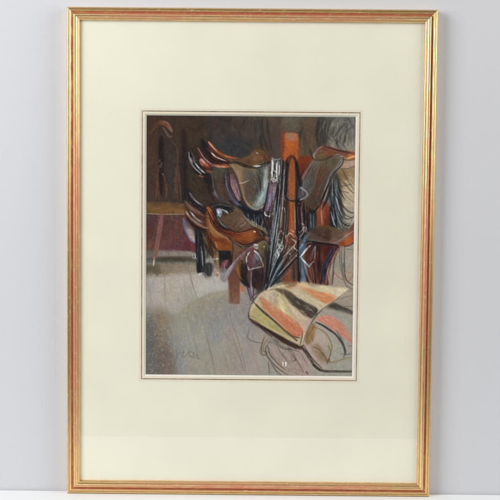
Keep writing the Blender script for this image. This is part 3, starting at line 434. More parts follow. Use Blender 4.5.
    HATCH('300,160 313,160 306,172 300,180', '9c4424 5c2414 74301a', 18, 100, 5, .9, .5, 10)
    HATCH('230,146 250,140 258,148 244,156 232,156', '262a2e 1e2226 3a3a3c', 30, 60, 8, 2, .3, 30)

    # ---------------- striped blanket
    F('262,300 300,300 340,312 356,320 356,376 285,376 262,350', '275,345,988e84 290,362,9a8a82 300,355,a8948a 320,345,a69c90 335,355,9a988c 345,330,9a968a 330,368,96948a 350,365,96948a', 2, .8)
    F('316,318 324,314.6 333,316 342,323 349,333 353,343 346,338 338,331 326,324', '320,318,c88872 330,319,d08870 340,326,c87c64 348,336,c47a66', .9, .95); HATCH('318,318 332,317 350,336 346,338 326,324', 'd8826a c06a54 d8a08c', 50, 38, 9, 1.2, .45, 10)
    F('312,322 320,328 328,336 332,350 326,358 316,348 310,334', '316,332,a89c90 322,342,b09a90 318,338,b49c92 326,350,948c80', 1.4, .8)
    F('304,342 311,346 320,358 330,368 318,370 308,358', '308,350,b49e92 318,362,a8958a', 1.3, .8); F('283,338 300,347 308,362 312,374 296,374 288,356', '290,350,9c8e86 300,362,a08c84 305,370,a48e88', 1.4, .7)
    F('270,344 280,348 290,362 296,372 284,370 274,360', 'a8948a', 2, .6)
    F('304,338 307,329 312,322 316,326 313,338 308,344', '309,334,8c6c42 312,328,90724a', 1, .9); F('313,346 318,343 324,352 329,362 325,362 318,356', '84 6a4c'.replace(' ', ''), 1, .8); HATCH('305,326 314,322 314,340 306,342', '7a5a30 9c8050 6c4e2c', 30, 110, 7, .9, .5, 15)
    L('309,327 318,327.4 327,334 332,345 330,354 327.6,361.6', 1, '7c6434', .85, .4); L('313,346 320,350 326,358 328,363', .9, '54402c', .8); L('328,359 331,362 340,359.6 346,357.8 356,355.8', 1.2, '846a3e', .85, .5); L('327,364 329,358 330,362', .9, '5c4426', .9)
    L('315.6,321.6 321,323.6 328,328 336,334 342,342.6 345.6,351 343.6,356.6', 2, '4a4644', .9, .4); L('317,322 324,325.6 332,331', 1, '2c2c2c', .6)
    F('326,306 331,301.8 337,302.6 346,307 356,311.6 353,313.6 342,310.4 334,308.4', '4c453e', .9, .9); HATCH('328,304 338,303 352,311 336,308', '2c2824 5a544c 6c6458', 30, 25, 8, .9, .6, 12); L('333,300 341,305 349,305.4 356,305', .8, '5c564e', .8); L('336,298.4 346,296 355,294', .7, '6c665c', .6)
    L('302,347 306,352.6 311,360 316,366.6 323,370.4 336,371 354,371', 2.4, '38322c', .92, .45, taper=.3); L('313,364 320,369.6', 2.4, '2c2824', .7); L('308,374 306,371', 1.2, '2c2824', .7); L('348,345 356,345.6', .8, '54504a', .7); L('340,353.6 356,353.4', .9, '4a4a4a', .7)
    F('249,318 254,314 266,325 282,335 298,344 303,346 301,349 292,346 280,340 268,332 256,325', '44342e', .8, .9)
    blk = '262,291 271,285.4 281,282 294,281 306,281.2 320,283.4 334,286 346,286.6 349,288 342,294 334,300 324,306.6 317,313 311,321 306,331 302.6,344.6 297,342.6 290,339.6 280,334 268,328 257,321.6 248.6,315.6 250.6,309 255,300.6'
    F(blk, '250,314,b49c7c 252,308,c8b488 258,298,bca88c 264,296,c4b098 272,291,c2b09a 282,286,bda884 292,284,c8ab80 300,283,d0b082 312,284,ccbc98 325,287,ccc2a0 340,289,d2c6a8 330,300,c0a890 322,304,c4b494 300,290,c2bba0 308,298,c6bc9c 316,301,c8bf94 276,300,b8a084 283,306,cabf88 285,314,ccc08c 292,310,b8a68a 300,318,bca690 308,318,b8a090 276,296,a89c84 305,328,c0a898 262,310,ac9a78', .7, 1, .03, rough=.05)
    HATCH('262,292 282,284 320,285 344,288 324,304 310,320 300,316 282,300', 'd4c8a8 b8a888 c8b890 d8c498 c0b49c', 150, 35, 9, 1.4, .4, 14)
    L('279,293 281.6,303 285.6,312', 2.2, 'dcd6a4', .8, .5, soft=.8); L('276,289 279,296 280,304', 1.4, 'b4aa7c', .6); L('272,294 274,302', 2, 'd8c8b4', .5, soft=.8)
    F('249.6,312.6 254.6,303 262,311 272,320 284,329 296,337.4 301,342 290,338.6 276,331 262,323.6 252,318', '252,310,c4b284 256,312,b8a676 264,318,a8a05c 272,324,aaa260 282,331,b4a468 292,338,c8b280 258,319,b0a068', .6, 1)
    HATCH('252,312 256,308 276,324 298,339 276,330', 'b4ac6a 9a9250 c8bc84', 60, 36, 8, 1.1, .45, 8); L('250.4,316 262,323 276,330.6 290,338 300,342.4', 1.5, 'cdb98e', .8, .4)
    F('259.4,295.6 265,298.4 271,303 278,308.6 288,315 297,321.6 303.6,328.4 301,335 294,336.6 287,330.6 279,322 270,313.6 263,306.6', '262,299,b4704c 268,304,c07850 275,312,c87c58 283,318,cc7452 292,325,cc6648 299,331,c46048 270,310,c88460 288,328,cc7450', .7, 1, .08, rough=.2)
    HATCH('261,297 275,306 300,326 296,334 284,326 266,308', 'd48058 b86040 d8946c c4603c', 120, 42, 8, 1.3, .45, 8)
    L('254,301.6 258,306 262.6,310.4 270,316.6 278,323.6 287,332 297,340', 2, '302a24', .95, .35, taper=.3); L('262,310 268,315.6', 1.4, '201c1a', .7); L('286,330 293,335.6 300,337.4', 1.6, '3a3028', .75)
    F('275,288.6 283,288 290,290.8 296,295.6 303,300 311,303.6 318,308.6 315,314.6 311,317.4 304,314.6 298,308.6 291,303 286,296.6 280,291.6', '283,290,3e342c 292,297,2a2422 300,303,2e2624 308,308,2c2422 314,311,241e1c', .7, 1, .08, rough=.2)
    HATCH('280,289 290,292 306,302 316,309 311,316 298,307 287,296', '1c1816 3e342e 2a2220', 60, 35, 8, 1.2, .5, 10); L('271,289 276,287.6 282,289', 1.6, '6a5c4c', .7)
    F('300,286.6 308,288 318,290.6 328,292.4 336,295.6 334,299 328,301.6 324,302.4 318,298.4 310,294 302,290.6', '304,288,c8a078 312,290,cc8c5c 322,294,d0804a 330,298,d07c50 326,301,cc7c54 334,297,d4a47c', .8, 1, .08, rough=.2)
    HATCH('306,289 330,293 334,298 325,301 312,294', 'd88a54 c46c3c dc9c6c', 60, 28, 8, 1.2, .45, 10); L('276,286 286,284.4 300,285.6 312,288.4', 2.4, 'd2a878', .6, .6, soft=.8); L('303,286.4 316,289.4', 2, 'c89468', .5)
    L('262,290 254,299 250,308 248.6,316', 1, '54443c', .8); L('261,291.6 268,286.6 274,285.4', .9, '4a443e', .7); L('252,300 256,296.6 260,298', .8, '3a3632', .7)
    L('349,288 340,295.6 331,302 322,309 315,317 309,327 304,340 302,346', 1, '6c5c4c', .75, .5); L('322,308 316,315 311,322', 1, '3c342e', .7); L('303,332 300,346 304,344', 1.4, '6c5c3c', .7); L('296,343.6 300,346.4 303,345', 1.6, '2a2622', .8); L('256,318 252,316 248,315', 1, '6c5440', .8)
    L('285,337 294,340.6 301,346.6', 1.5, 'c8ac80', .5)
    # charcoal under-drawing in the lower right
    for s, w, c, a in (('249.6,327 248.2,333 247.8,337.6 252,340.6 258,342 262,342.4', .8, '4c4e50', .85), ('265.6,335 262.6,342 260.2,350 261,353.6 265.6,354.6 267,351.6 263.6,350.6 264,344 268,338', 1, '6c5c38', .85), ('268,344 265.6,349 267,355 272,362 279,368.6 288,374.6', 1.5, '56504a', .85),
                       ('269,347 272,354 280,362 290,370 298,373.6', 1, '7c6c5c', .7), ('268.6,361 269.4,375', .9, '44484a', .7), ('271,363 276,370 281,375', .9, '3c3c3c', .8), ('262,347 263,355 266,362', .7, '74705f', .5), ('268,372 274,372', .6, '5c5c5c', .5), ('254,330 253,344 256,356', .8, '8a8278', .5),
                       ('274,340 279,346 285,347.6', 1.2, '5c5a58', .6), ('288,348 292,354 296,359.6', 1.2, '3a3634', .85), ('291,357 293,361 296,359 294,357', 1.4, '4a4642', .75), ('282,350 285,356 290,361 297,366', .8, '6c6660', .6), ('285,352 282,355 287,359', .8, '5c5854', .6), ('277,352 284,358 292,366 300,372', .6, 'b08c84', .6),
                       ('297,349 303,356 308,366', .9, '5c5854', .6), ('287,345 292,349 298,351', .9, '4a4644', .6), ('281,342 286,349 284,353', .8, '6c6863', .6), ('268,343 270,341 272,343', .8, '4c4844', .7), ('299,352 296,358 300,364 306,369', .7, '7c7068', .5), ('286,368 296,369 304,371.6', .7, '746a62', .6)):
        L(s, w, c, a, .5, wob=.12)
    HATCH('274,345 300,352 306,372 290,372 276,358', 'a8948c 8c847c b49c94 7c766e', 110, 45, 6, .9, .4, 25); HATCH('268,334 288,342 296,350 282,350 270,342', '46403c 6c6660 9a8c84', 40, 35, 6, 1, .45, 15)
    HATCH('302,344 354,318 354,374 312,374', '9a988c a4a094 8c8a80 b0a89c', 150, 60, 8, 1.3, .22, 30)
    HATCH('334,246 354,246 354,286 336,284', 'a89c8a 8c8478 b0a08c', 60, 80, 7, 1, .3, 30)

    # floor boards and the grainy corner, blanket folds
    for s, w, c, a in (('164.6,272 165,286 165.6,304 169,318', .8, '8a785c', .6), ('172,274 173,290 176,306', .6, 'b8ae9c', .5), ('189.6,270 192,282 197,298', 1, '5c544c', .7), ('183,276 186.6,296', .8, '8c8278', .6), ('202,276 206,292', .8, '857c70', .6), ('213,290 217,306 221,320', .7, '7a7268', .5),
                       ('197,298 201,314 205,328', .8, '6c6864', .6), ('185,318 187,330 190,344', .7, '76767a', .6), ('205,328 209,344 213,360 216,374', .9, '5e5650', .7), ('190,322 194,338 198,358', .8, '5c6068', .6), ('221,320 225,334 231,356 235,372', .8, '7c6c64', .6), ('229,312 233,326 239,342 246,370', 1, '5c544e', .65), ('236,306 242,324 250,342', .7, '7c706c', .6), ('243,318 248,336 256,358 261,374', .9, '94706a', .6), ('152,312 156,330 158,350', .7, '6a6458', .4)):
        L(s, w*.85, c, a*.62, .6, taper=.3, wob=.15)
    F('146,308 153,312 156,330 157,352 164,374 146,374', '148,330,5e605e 150,350,5c5c58 153,366,625d58 150,316,7c756a', 2.5, .55); HATCH('147,312 156,314 170,340 174,374 147,374', '4a4c4c 8c867c 5e4c44 9a9284 444648 7c5c4c', 700, 75, 1.1, .8, .38, 70)
    F('157,350 166,346 174,360 176,374 158,374', '6e5a52', 2.5, .45); L('147,278 150,300 148,320', 2.5, '8c8680', .4, soft=1.2); L('183,311 191,303 202,297 216,292.4 228,291', 1.6, '8a8468', .5, .6); F('196,283 214,280 226,283 222,289 206,292 196,296', 'b4b0a8', 2, .5)
    L('199,275 203,272 210,278', 1.4, 'b8b4ac', .5)
    for s, w, c, a, so in (('270,290 267,298 270,306', 2.2, 'd8c4a8', .5, .9), ('283,291 285,300 289,309', 2.4, 'a89c64', .5, .9), ('291,305 295,313 301,318', 2.4, 'd8c4b0', .5, .8), ('292,286 302,290 312,298', 2.6, 'b8b088', .5, .9), ('317,300 322,306', 2.2, 'a8a878', .5, .8), ('338,290 344,289', 2, 'e0d4b4', .6, .8), ('262,299 270,304 280,312', 1.2, 'e09c74', .6, .4), ('284,318 292,324 300,330', 1.4, 'b84c34', .6, .5), ('268,307 275,315 283,322', 1.2, 'b88c60', .6, .4),
                           ('257,308 266,316 275,323', 1.6, 'c8c084', .5, .5), ('270,324 280,330', 2, '8c8444', .5, .6), ('284,334 293,339', 1.6, 'd8b894', .7, .5), ('252,304 250.6,312', 1.6, 'd8bc90', .7, .5), ('302,310 308,318 307,326', 2.2, 'c8a898', .5, .9), ('312,291 322,295', 1.2, 'e8a468', .5, .5),
                           ('262,326 274,334 284,341 296,347.6', 2.6, '38261f', .85, .5), ('250,318.6 257,321.6 264,327', 2, '5c4a3c', .8, .4), ('296,346 303,347.6 306,352', 2.2, '3a302c', .7, .5), ('330,304.6 337,305 346,309', 2, '3a342e', .7, .5), ('306,350 311,357', 1.8, '2c2622', .7, .4), ('277,342 283,348 292,349', 1.4, '4c4440', .6, .5), ('322,319 330,320 340,326', 1.6, 'dc9078', .6, .6), ('337,330 343,342 344.6,352', 1.5, '3c3a3a', .6, .5)):
        L(s, w, c, a, .4, soft=so, taper=.5)
    # ---------------- third pass: glazes that pull the leather together, then the last accents
    for s, c, so, a in (
        ('206,214 210,214 216,226 227,236 232,243 231,249 221,249 212,244 207,236', '6c3818', 1, .42), ('207,206 211,208 220,224 232,230 240,232 240,236 226,236 214,226', '4c2814', .8, .3), ('228,229 248,227 258,226 264,234 256,241 244,244 234,240', '5c3018', 1, .36),
        ('214,240 231,245 230,249 218,249', '8c4420', .8, .35), ('284,134 298,134 298,158 285,158', '9c4c24', .8, .18), ('288,162 295,162 295,234 288,234', '84401e', .6, .28), ('284,240 297,238 298,282 283,282', '5c3424', .8, .35),
        ('299,158 314,158 308,174 300,184', '4c2416', .8, .3), ('320,203 329,203 329,226 317,226', '5c2c1c', .6, .35), ('338,243 356,233 356,239 346,245', '7c3c20', .6, .4), ('313,158 340,157 330,178 318,206 306,206 302,186', '4a3c30', 1.2, .3),
        ('208,143 224,155 238,158 236,162 222,161 208,150', '5c2c1c', .8, .35), ('233,162 244,168 244,186 236,176', '6c5840', 1.2, .4), ('241,180 248,180 254,192 250,204 243,198', '5c4434', 1.4, .5), ('206,169 222,170 224,186 214,184', '4c4034', 1.2, .45), ('228,174 237,176 241,192 239,201 232,194', '5c4044', .8, .38),
        ('219,217 238,209 250,224 250,230 230,228', '584434', 1.2, .4), ('232,158 250,156 262,150 270,160 250,164', '4c3424', .8, .3), ('184,202 206,214 206,228 192,224', '40281e', 1, .35), ('201,139 232,164 214,164 204,154', '2c1a18', 1, .3),
        ('307,238 318,228 330,226 344,231 340,238 324,240', '4c342c', 1, .3), ('308,243 334,244 326,262 322,282 308,282', '2c1a18', 1.4, .28), ('147,202 186,203 186,212 147,212', '70502f', .8, .35), ('162,216 155,256 158,256 164,218', '6c4a44', .6, .2),
        ('256,300 262,293 282,285 300,286 318,302 304,330 280,318', 'a8987c', 3, .22), ('262,297 288,315 303,328 298,336 276,318', 'a87050', 1, .25), ('303,287 334,296 325,301 308,294', 'b87c54', .8, .25), ('250,312 256,306 298,340 280,334', '948858', 1, .2), ('318,317 334,318 350,338 340,332', 'b07c68', .8, .3)):
        F(s, c, so, a, .1, rough=.25)
    F('203,171 209,172 213,180 215,190 210,192 205,184', '24201f', 1, .8); F('196,176 204,178 207,196 204,204 196,192', '453a2e', 1.6, .5)
    for s, w, c, a in (
        # cantle rims rebuilt as nested arcs
        ('188.6,150 190.4,159 195.4,167.4 203,174.4', 3, '1a191c', .5), ('188.8,151.6 190,159.6 194.6,167.2 201.4,173.6', .9, 'bcbcbe', .9), ('191.8,157.6 195.4,163.6 200,168.8 205,172.6', 1.1, 'd0d0d2', .85), ('196.6,147 199.6,152.6 203.6,158.6 210,164', 1.6, '5a2a22', .7), ('198,147.6 201.4,153.6 205,158.6 211,163', .7, 'c0b0b8', .8),
        ('200.8,159.4 203.6,162 208,165.4', 1.2, 'c08c7c', .7), ('202.6,140 206.6,146 212,153.6 219,159 228,162.6', 2, '201416', .75), ('206.6,147.6 211.4,152.8 216.4,157 226,160.6', 1, 'e4c8b8', .8), ('209.4,143 213.6,148 218,152 226,156 236,158.4', 1.5, 'a85c34', .6), ('209,142.4 212.4,146.4 216.6,150.4', .7, 'e0c4b0', .8),
        ('213,164 219,165.8 229,166', 1.4, '9c5434', .7), ('217,165.8 225,166.2', .7, 'ecb890', .8), ('210,160.4 214,163 222,163.6', 1.4, '401c1a', .8), ('224,157.4 232,159.8 240,160.6 246,163.4', 1.4, '6a5a48', .6), ('220,153 228,156.6 238,157.6', .7, 'c07c50', .6),
        ('187.4,190.6 191,197.4 198,204 206,208.6', 2.2, '17171b', .6), ('188.8,191.8 192.6,198 199.4,203.6', .7, 'a0a0b0', .8), ('185,201 190,206.8 197,211.2 205,216', 1.3, '8a6250', .6), ('190,211 194.4,216 199.6,220.6', .9, 'd8d8dc', .75), ('186,210.6 190.6,217.2 196.4,222 203,225', 1.1, 'e0b898', .6), ('185,213 190,220.6 197,226 206,229.4', 1.4, '38221a', .7),
        ('208,215 210.4,223 215.6,230 223,234.6', .9, 'f0cc94', .75), ('207,209 210.6,216 215,224.4 222,230.6 232,234', 1.2, '2a1610', .7), ('211,209.6 214.6,216 219,223.4 226,228.6', 1.1, '9c5838', .6), ('215,213 218.6,220 223.4,226 230,229.6', 1.3, '1c2024', .8), ('217.6,217.6 221.6,223.4 226.6,227', .6, 'a8b4bc', .6),
        ('216,247.4 220.6,249.2 230.6,249.2', 1.1, '3a1e12', .6), ('215.6,241.4 217.6,246.6', .8, 'ecc090', .7), ('236,232.6 246,231.4 252,229.4', 1, 'c47440', .5), ('235,238 240,242.6 248,243.6 258,240', 1.1, '241814', .7), ('243,246.8 252,246 262,240.6', .7, 'a89c8c', .5), ('254.2,230.6 255.4,231', 1, 'f8f0e8', .9),
        # flap edge and glints
        ('232.4,165 238,173 242,186 245,198 250.6,205.6 257,208 263.6,205', .9, 'b8a684', .6), ('264.6,172 266.4,184 262.4,196 257,204', 1.6, 'b0bebc', .45), ('256.6,172 259.6,180 260,190', 1.4, '20282c', .5), ('239,182.4 243.6,182 249,179.4', .7, 'f0e8d8', .85),
        ('228.6,177 231,186 236,195', .9, '7c5c60', .6), ('232,178 235,188 239,198', .8, 'c8a0a8', .6), ('225.4,174 227,187 232.6,198 241.6,206', .8, '8084a0', .6), ('212,176 214,187.6 219,196 227,202.6', .7, '90949a', .6),
        # straps and leather bits around the bundle
        ('280.6,229 283.6,234.6 287,240 291.6,243.8 298,242', 2.6, '5c2e2c', .85), ('281,229.6 284,234.6', 1.4, 'c09a98', .8), ('284,234.6 287.6,240 290,242', .7, 'c8a8a4', .6), ('283.6,205 283,228', 1.2, '8a4634', .7), ('281.4,212 280,228', .7, 'd0ccc0', .6), ('268,214 270,236 268,262 264,286', 1.2, '1a1c1e', .8), ('266.6,250 265,272 262.6,288', .9, '5c7078', .6),
        ('272.6,200 270,222 268.6,244', 1, '3c2a28', .7), ('275.6,200 273.4,226 271,250', .8, '9cacb6', .6), ('271,216 272,224', 1.2, '8c3c28', .7), ('288.4,234 284,252', .9, 'c8c8c0', .5), ('300,232 304,226 304.6,222', .8, 'd8d0d0', .7), ('290,246 288,256 290,262', .9, '1c1c1c', .6), ('297.4,240 298,262', 1.4, '18181a', .7), ('299.6,262 300,282', 1, '14161a', .7),
        ('262.6,228 268,231.6 272,234', 1.6, '6c6a50', .8), ('243,213.6 251,222.4 262,229', .8, 'aca684', .6), ('260,228.6 263.6,234', 1, '20201e', .8),
        # right saddle: rim, shadow and sheen
        ('316,150 322,147 332,149.6 344,152.4 355,154', .8, '8a5440', .6), ('341,158.6 337,165.6 330.6,173 326.4,184 321,197', .8, 'bcb4bc', .6), ('313.6,160.6 307.6,169 303,178', .8, 'c0b0b0', .6), ('319,166 315,178 311,192', 2, '8a8c80', .3), ('322,172 319,184 315,198', 1.8, '70402a', .5), ('304,178 303.6,190', 1.6, '78868e', .5), ('347,158 355,155.6', .8, 'e8a078', .7),
        ('346,176 352,181 355,184', .6, '4c463c', .7), ('341,188 347,196 354,201', .7, '4a463e', .6), ('339,206 344,213 352,216.6', .9, '1e1e20', .7), ('338,214 343,222 350,225', .9, '26262a', .7), ('336,196 340,208', .8, 'b0bcc0', .6), ('333,206 335,218', .9, 'b0c0c8', .6),
        ('335,244 329,253 324.6,264 322.4,278', .8, '4c5c88', .6), ('311,244 306.6,249 301.4,255.4', .5, 'f4f8fa', .8), ('318.6,245 320,258 319,270', 1.2, '1c1012', .7), ('315.6,246 314.6,258', .7, 'b4c4d0', .7), ('306,262 308,274 312,283', .9, '8a9cb0', .5), ('338,247 333,258 330.6,270 330,283', .8, 'c4a898', .5)):
        L(s, w, c, a, .3, soft=.3, taper=.45)
    HATCH('262,158 284,160 286,230 276,262 266,262 268,210', '17171a 8c9498 c0c4c6 4c2824 2a2c30 6c7880', 130, 97, 9, .6, .6, 5, .03)
    HATCH('205,200 232,204 232,214 215,214', '15161a 2a2626 55504c', 40, 30, 5, .9, .5, 30)
    # ---------------- last darks between the leathers, bright flecks on metal
    for s, w, c, a in (('205,176 208,188 214,200', 3, '1c1918', .6), ('214,187 220,198 230,205', 1.4, '1a1818', .6), ('240,206 250,212 262,212', 4, '0e141e', .6), ('270,206 266,222 270,236', 2, '1e1a1a', .6), ('284,200 283,226 280,246', 1.4, '181616', .7), ('299,204 300,232', 2.4, '1c1214', .6), ('307,212 308,230', 2, '120e10', .6),
                       ('242,260 243,276 248,285', 3.4, '161614', .55), ('255,270 260,280', 5, '241c20', .45), ('266,246 268,262 266,282', 1.8, '1c1a18', .6), ('200,232 206,246 212,256', 2, '1e1814', .6), ('196,236 198,254 200,270', 2.6, '101316', .7), ('206,265 208,274', 3, '101316', .7), ('313,242 326,243 337,244', 1.2, '140c0e', .7),
                       ('316,250 318,268 320,282', 1.4, '140e10', .5), ('331,184 327,198 322,208', 2, '18181c', .6), ('333,196 335,212 339,226', 2, '141418', .55), ('303,262 305,274 309,283', 1, '101216', .6), ('294,262 294,280', 1.6, '16181c', .6), ('286,248 280,262', 1.2, '0e1012', .6), ('190,152 194,162 201,170', 1.4, '0a0a0c', .7), ('203,141 207,148 212,154', 1.6, '120c0e', .7),
                       ('188,192 192,199 199,205', 1.4, '0c0c10', .7), ('212,213 217,222 226,229', 1.6, '101214', .6), ('229,163 236,163 246,167 256,167.4 266,164.6 271,161', .9, '16100e', .7), ('161,142 161,190', 2.4, '1a1614', .5), ('222,256 228,258', 3, '101010', .6), ('147,258.6 170,258.4 194,259', 2, '3a342c', .4)):
        L(s, w, c, a, .3, soft=.45, taper=.6)
    for s, w, c in (('190,157 192.6,162.6', .8, 'f0f0f0'), ('195.4,163.4 199,167.6', .9, 'f4f4f4'), ('211,152.4 214.6,155.2', .8, 'fff0e8'), ('273,161 273.2,170', .7, 'f8f8f4'), ('276.4,163 276.2,172', .7, 'f8f8f4'), ('279.6,164 279,172', .6, 'e8e8e8'), ('272.4,177.6 275.6,178.8', .7, 'ffffff'), ('191.6,212.4 194.4,215.8', .7, 'f8f8fc'), ('246.8,256 246.8,262', .6, 'ffffff'), ('260.4,258 262.4,263', .6, 'ffffff'), ('302,254.4 305,250.6', .6, 'ffffff'), ('303,258.6 306.6,262.4', .7, 'f0f8fc'),
                    ('280,243 281.4,246', .7, 'f0f0ec'), ('278.4,251 279.4,254', .7, 'f0f0ec'), ('293.6,246 295,248.4', .7, 'f0f0ec'), ('296,254 297.4,256.4', .7, 'e8e8e4'), ('226,209.8 228,212', .7, 'f0f4f0'), ('218,209.6 219.4,213', .9, 'e8e8ee'), ('265,213.6 267.6,215', .7, 'ffffff'), ('255,165.4 259.6,165.3', .8, 'f4f4ec'), ('256.4,152.2 258,153', .8, 'f4ecd8')):
        L(s, w, c, .85, .25, soft=.3)
    # ---------------- unifying glazes
    for q, c, so, a in (('219,217 230,212 238,208 250,224 252,230 236,231 226,226', '5a4436', 1.4, .5), ('233,160 248,155 257,149 263,149 270,159 262,163 246,165', '5c3c28', .9, .4), ('230,164 238,166 243,184 245,200 240,196 236,178', '7c6248', 1, .4), ('243,168 256,168 258,180 256,196 248,200 243,184', '5c4a40', 1.8, .4),
                     ('206,214 210,216 216,228 228,238 231,249 220,249 210,242', '5c3018', 1, .38), ('186,214 206,226 208,232 196,230', '2e1e18', 1, .4), ('212,170 222,168 226,186 236,200 226,203 216,190', '40342c', 1.6, .45), ('193,176 205,180 212,200 206,206 194,190', '342a24', 1.6, .5),
                     ('158,216 163,216 157,254 154,254', '6a4a46', .8, .45), ('157,163 168,165 166,200 156,200', '3a2c28', 1.4, .25), ('172,150 180,150 180,200 172,200', '3a302a', 1.4, .25), ('203,262 213,262 212,276 203,276', '5c5852', 1.2, .45), ('308,236 318,227 330,226 344,232 338,242 322,240', '44302a', 1.2, .35),
                     ('314,159 338,158 334,170 326,180 318,200 308,206 302,196 305,176', '463a34', 1.6, .25), ('232,247 240,249 250,262 252,284 240,276 232,260', '463024', 1.6, .3), ('254,266 268,250 268,284 256,288', '2e2220', 1.4, .4), ('285,134 298,134 298,160 285,160', '8c4626', 1, .22), ('288,162 295,162 295,236 288,236', '7a3c22', .8, .25),
                     ('284,240 297,240 297,282 283,282', '5a3828', 1, .3), ('148,116 240,116 236,140 200,140 190,200 147,200', '3a2a22', 4, .25), ('146,315 172,312 176,374 146,374', '6e6964', 3, .25), ('222,250 226,268 221,272 219,260', '38302c', .9, .4)):
        F(q, c, so, a, .08, rough=.25)
    for q, w, c, a in (
        # crisp straps across and beside the post
        ('283,160 281.6,180 278.6,205 275,232 271,262 267,288', 1.5, '121214', .85), ('284.4,170 283,196 281,220', .6, 'd8d8d8', .6), ('280,186 277.4,210 273.6,238', .6, 'e0e4e8', .6), ('276.6,212 273.6,236 270,262', .6, 'c8d4dc', .6), ('287,196 286,222 283,244', 1.2, '101012', .85), ('285.6,210 284.4,232', .5, 'd0c8c0', .6),
        ('296,198 297,220 298.4,244 298.6,280', 1.6, '121214', .85), ('294.8,206 295.4,228', .5, 'd8d4cc', .6), ('303.6,202 305,226', 1.5, '141012', .8), ('301,206 302.6,228', .7, 'a48c98', .7), ('299,246 299.6,270', .6, 'a8a49c', .5),
        ('296,248 284,264 271,286', 1.3, '14181c', .85), ('290,248 279,266 268,288', .6, 'b0c0c8', .6), ('284,248 274,268 266,289', 1.3, '12161a', .8), ('299,254 288,266 276,280', 1.8, '1a1c20', .8), ('298,252.6 287,264.6 277,275', .5, 'c4ccd0', .6), ('280,240 274,262 268,284', .5, '9cacb4', .7),
        ('268.6,182 266.4,197 263.8,211', 1, '1e181a', .8), ('277.4,183 275,198 271.6,212', 1, '1c1818', .8), ('271.4,184 269.4,198 267,209', .8, '8c88a4', .7), ('274.4,185 272.6,198', .6, 'c4b4b0', .6), ('272.4,160 272,176', 1, 'e8e8e4', .8), ('275.6,160 275.4,176', .7, '1c1c1e', .9), ('277.4,161 277,178', .9, 'dcdcd8', .7), ('280.8,161 280.2,178', .8, '1c1a1a', .8), ('270.4,172 274,170 277,173', .7, 'e0e0dc', .7), ('271,178 274,181 277.4,178', .8, 'f0f0ec', .7),
        ('263,214 265.6,226', 1.4, '15181e', .7), ('271,214 271,228', 1.2, '15151a', .7), ('248,212 249.4,220', .5, '9ca4a4', .6), ('254,213 254.6,222', .5, 'a8acac', .6), ('259,214 258.6,223', .5, '8c9494', .6),
        # dark accents in the saddle stacks
        ('233,160.6 242,162.8 250,166.4', 1, '1c1410', .7), ('231.6,167 236,176 239.6,188 243,199 249,207', 1, '241c18', .65), ('214,163 224,161.6 232,163', 1, '241614', .7), ('229,172 230,184 234,194 240,203', 1.1, '18161c', .75), ('206.4,230 210,240 216,248', 1.4, '201410', .7), ('216,250 230,250.4', 1, '180f0c', .8), ('232.6,241 233,250 231.4,264', 1.2, '2a1c16', .6),
        ('228,228 238,231.6 250,228.6 258,226', 1, '2c140e', .7), ('206,208 208.4,207 211,210', .8, 'c07850', .6), ('197,223.6 204,226.8 208,227', .9, 'c89878', .6), ('187,218 194,225.6 203,229.6', 1.6, '1c1410', .6), ('200,229 200.6,244', 1, '0f1114', .7),
        ('312.6,240.4 322,242 338,244.6', 1, '0f0a0c', .8), ('309,206 313,211.6 318.6,205', 1, '15100f', .8), ('316,200 319,190 323,180', .8, '8c6a54', .4), ('302,184 303,194', .9, '8c989e', .6)):
        L(q, w, c, a, .25, soft=.28, taper=.4)
    # folds of the blanket pile
    F('251,311 256,305 270,318 296,339 290,338 268,327 252,318', 'a0946c', 1, .4); F('260,296 270,302 290,316 304,329 298,336 284,325 268,311', 'b47858', 1.2, .25); F('304,287 318,290 335,297 326,301 310,295', 'bc8058', 1, .25)
    HATCH('262,297 290,315 303,328 298,335 282,322', 'd8a484 c8b494 b86848', 26, 44, 8, .8, .5, 10); HATCH('254,306 262,294 282,286 320,288 340,290 322,304 312,318 300,318', 'd8ccb0 a89c84 c4b498', 60, 40, 7, .9, .35, 20)
    for q, w, c, a, so in (('262,292 256,300 252,309', 2.4, 'd4c4a4', .5, .8), ('268,288 276,286 288,284', 2, 'd8ccb0', .55, .7), ('286,288 296,286 310,287', 1.6, 'd4a880', .5, .7), ('290,304 296,311 306,318', 2.6, 'd0bca0', .5, 1), ('300,322 304,330 302,340', 2, 'c8b89c', .6, .8), ('316,300 324,304', 2, 'ccc4a0', .6, .7), ('278,296 281,306 286,314', 1.6, 'e4dcb0', .5, .7), ('274,294 276,304', 1.2, '9c8c68', .4, .6),
                           ('305,346 312,354 322,366', 2.6, 'b89c90', .55, 1), ('311,342 314,352 322,362', 2.4, '8c7458', .5, .9), ('318,330 324,338 326,348', 3, 'a8a498', .5, 1), ('334,322 342,330 350,340', 2.2, 'c87c60', .5, .7), ('278,346 288,356 298,368', 3.6, 'a8988c', .5, 1.2), ('290,350 300,360 310,370', 2.4, 'b09890', .5, 1), ('304,345 308,352 314,360 322,368', 1.4, '2a2522', .65, .5), ('252,321 262,326 274,333 288,341 299,347', 1.6, '2e2220', .7, .5), ('248.6,312 249,317 253,320.6', 1.2, '2e2620', .7, .4),
                           ('328,345 331,352 328,361', .9, '6a5028', .7, .3), ('268,346 270,354 277,362 286,370', 1, '3c3834', .75, .35), ('264,337 261.6,346 262,354', .9, '5a4a2c', .75, .3), ('316,321 326,326 336,334 344,345 345,354', 1, '2c2a2a', .6, .35), ('303,331 301,343', .9, '54452c', .7, .3)):
        L(q, w, c, a, .35, soft=so, taper=.5)
    # ---------------- closing touches
    F('176,300 236,296 246,372 178,372', '8c8e84', 6, .22); F('147,318 154,322 158,372 147,372', '5c5f5c', 2.5, .4); F('160,335 170,345 174,372 162,372', '6c5e56', 3, .3)
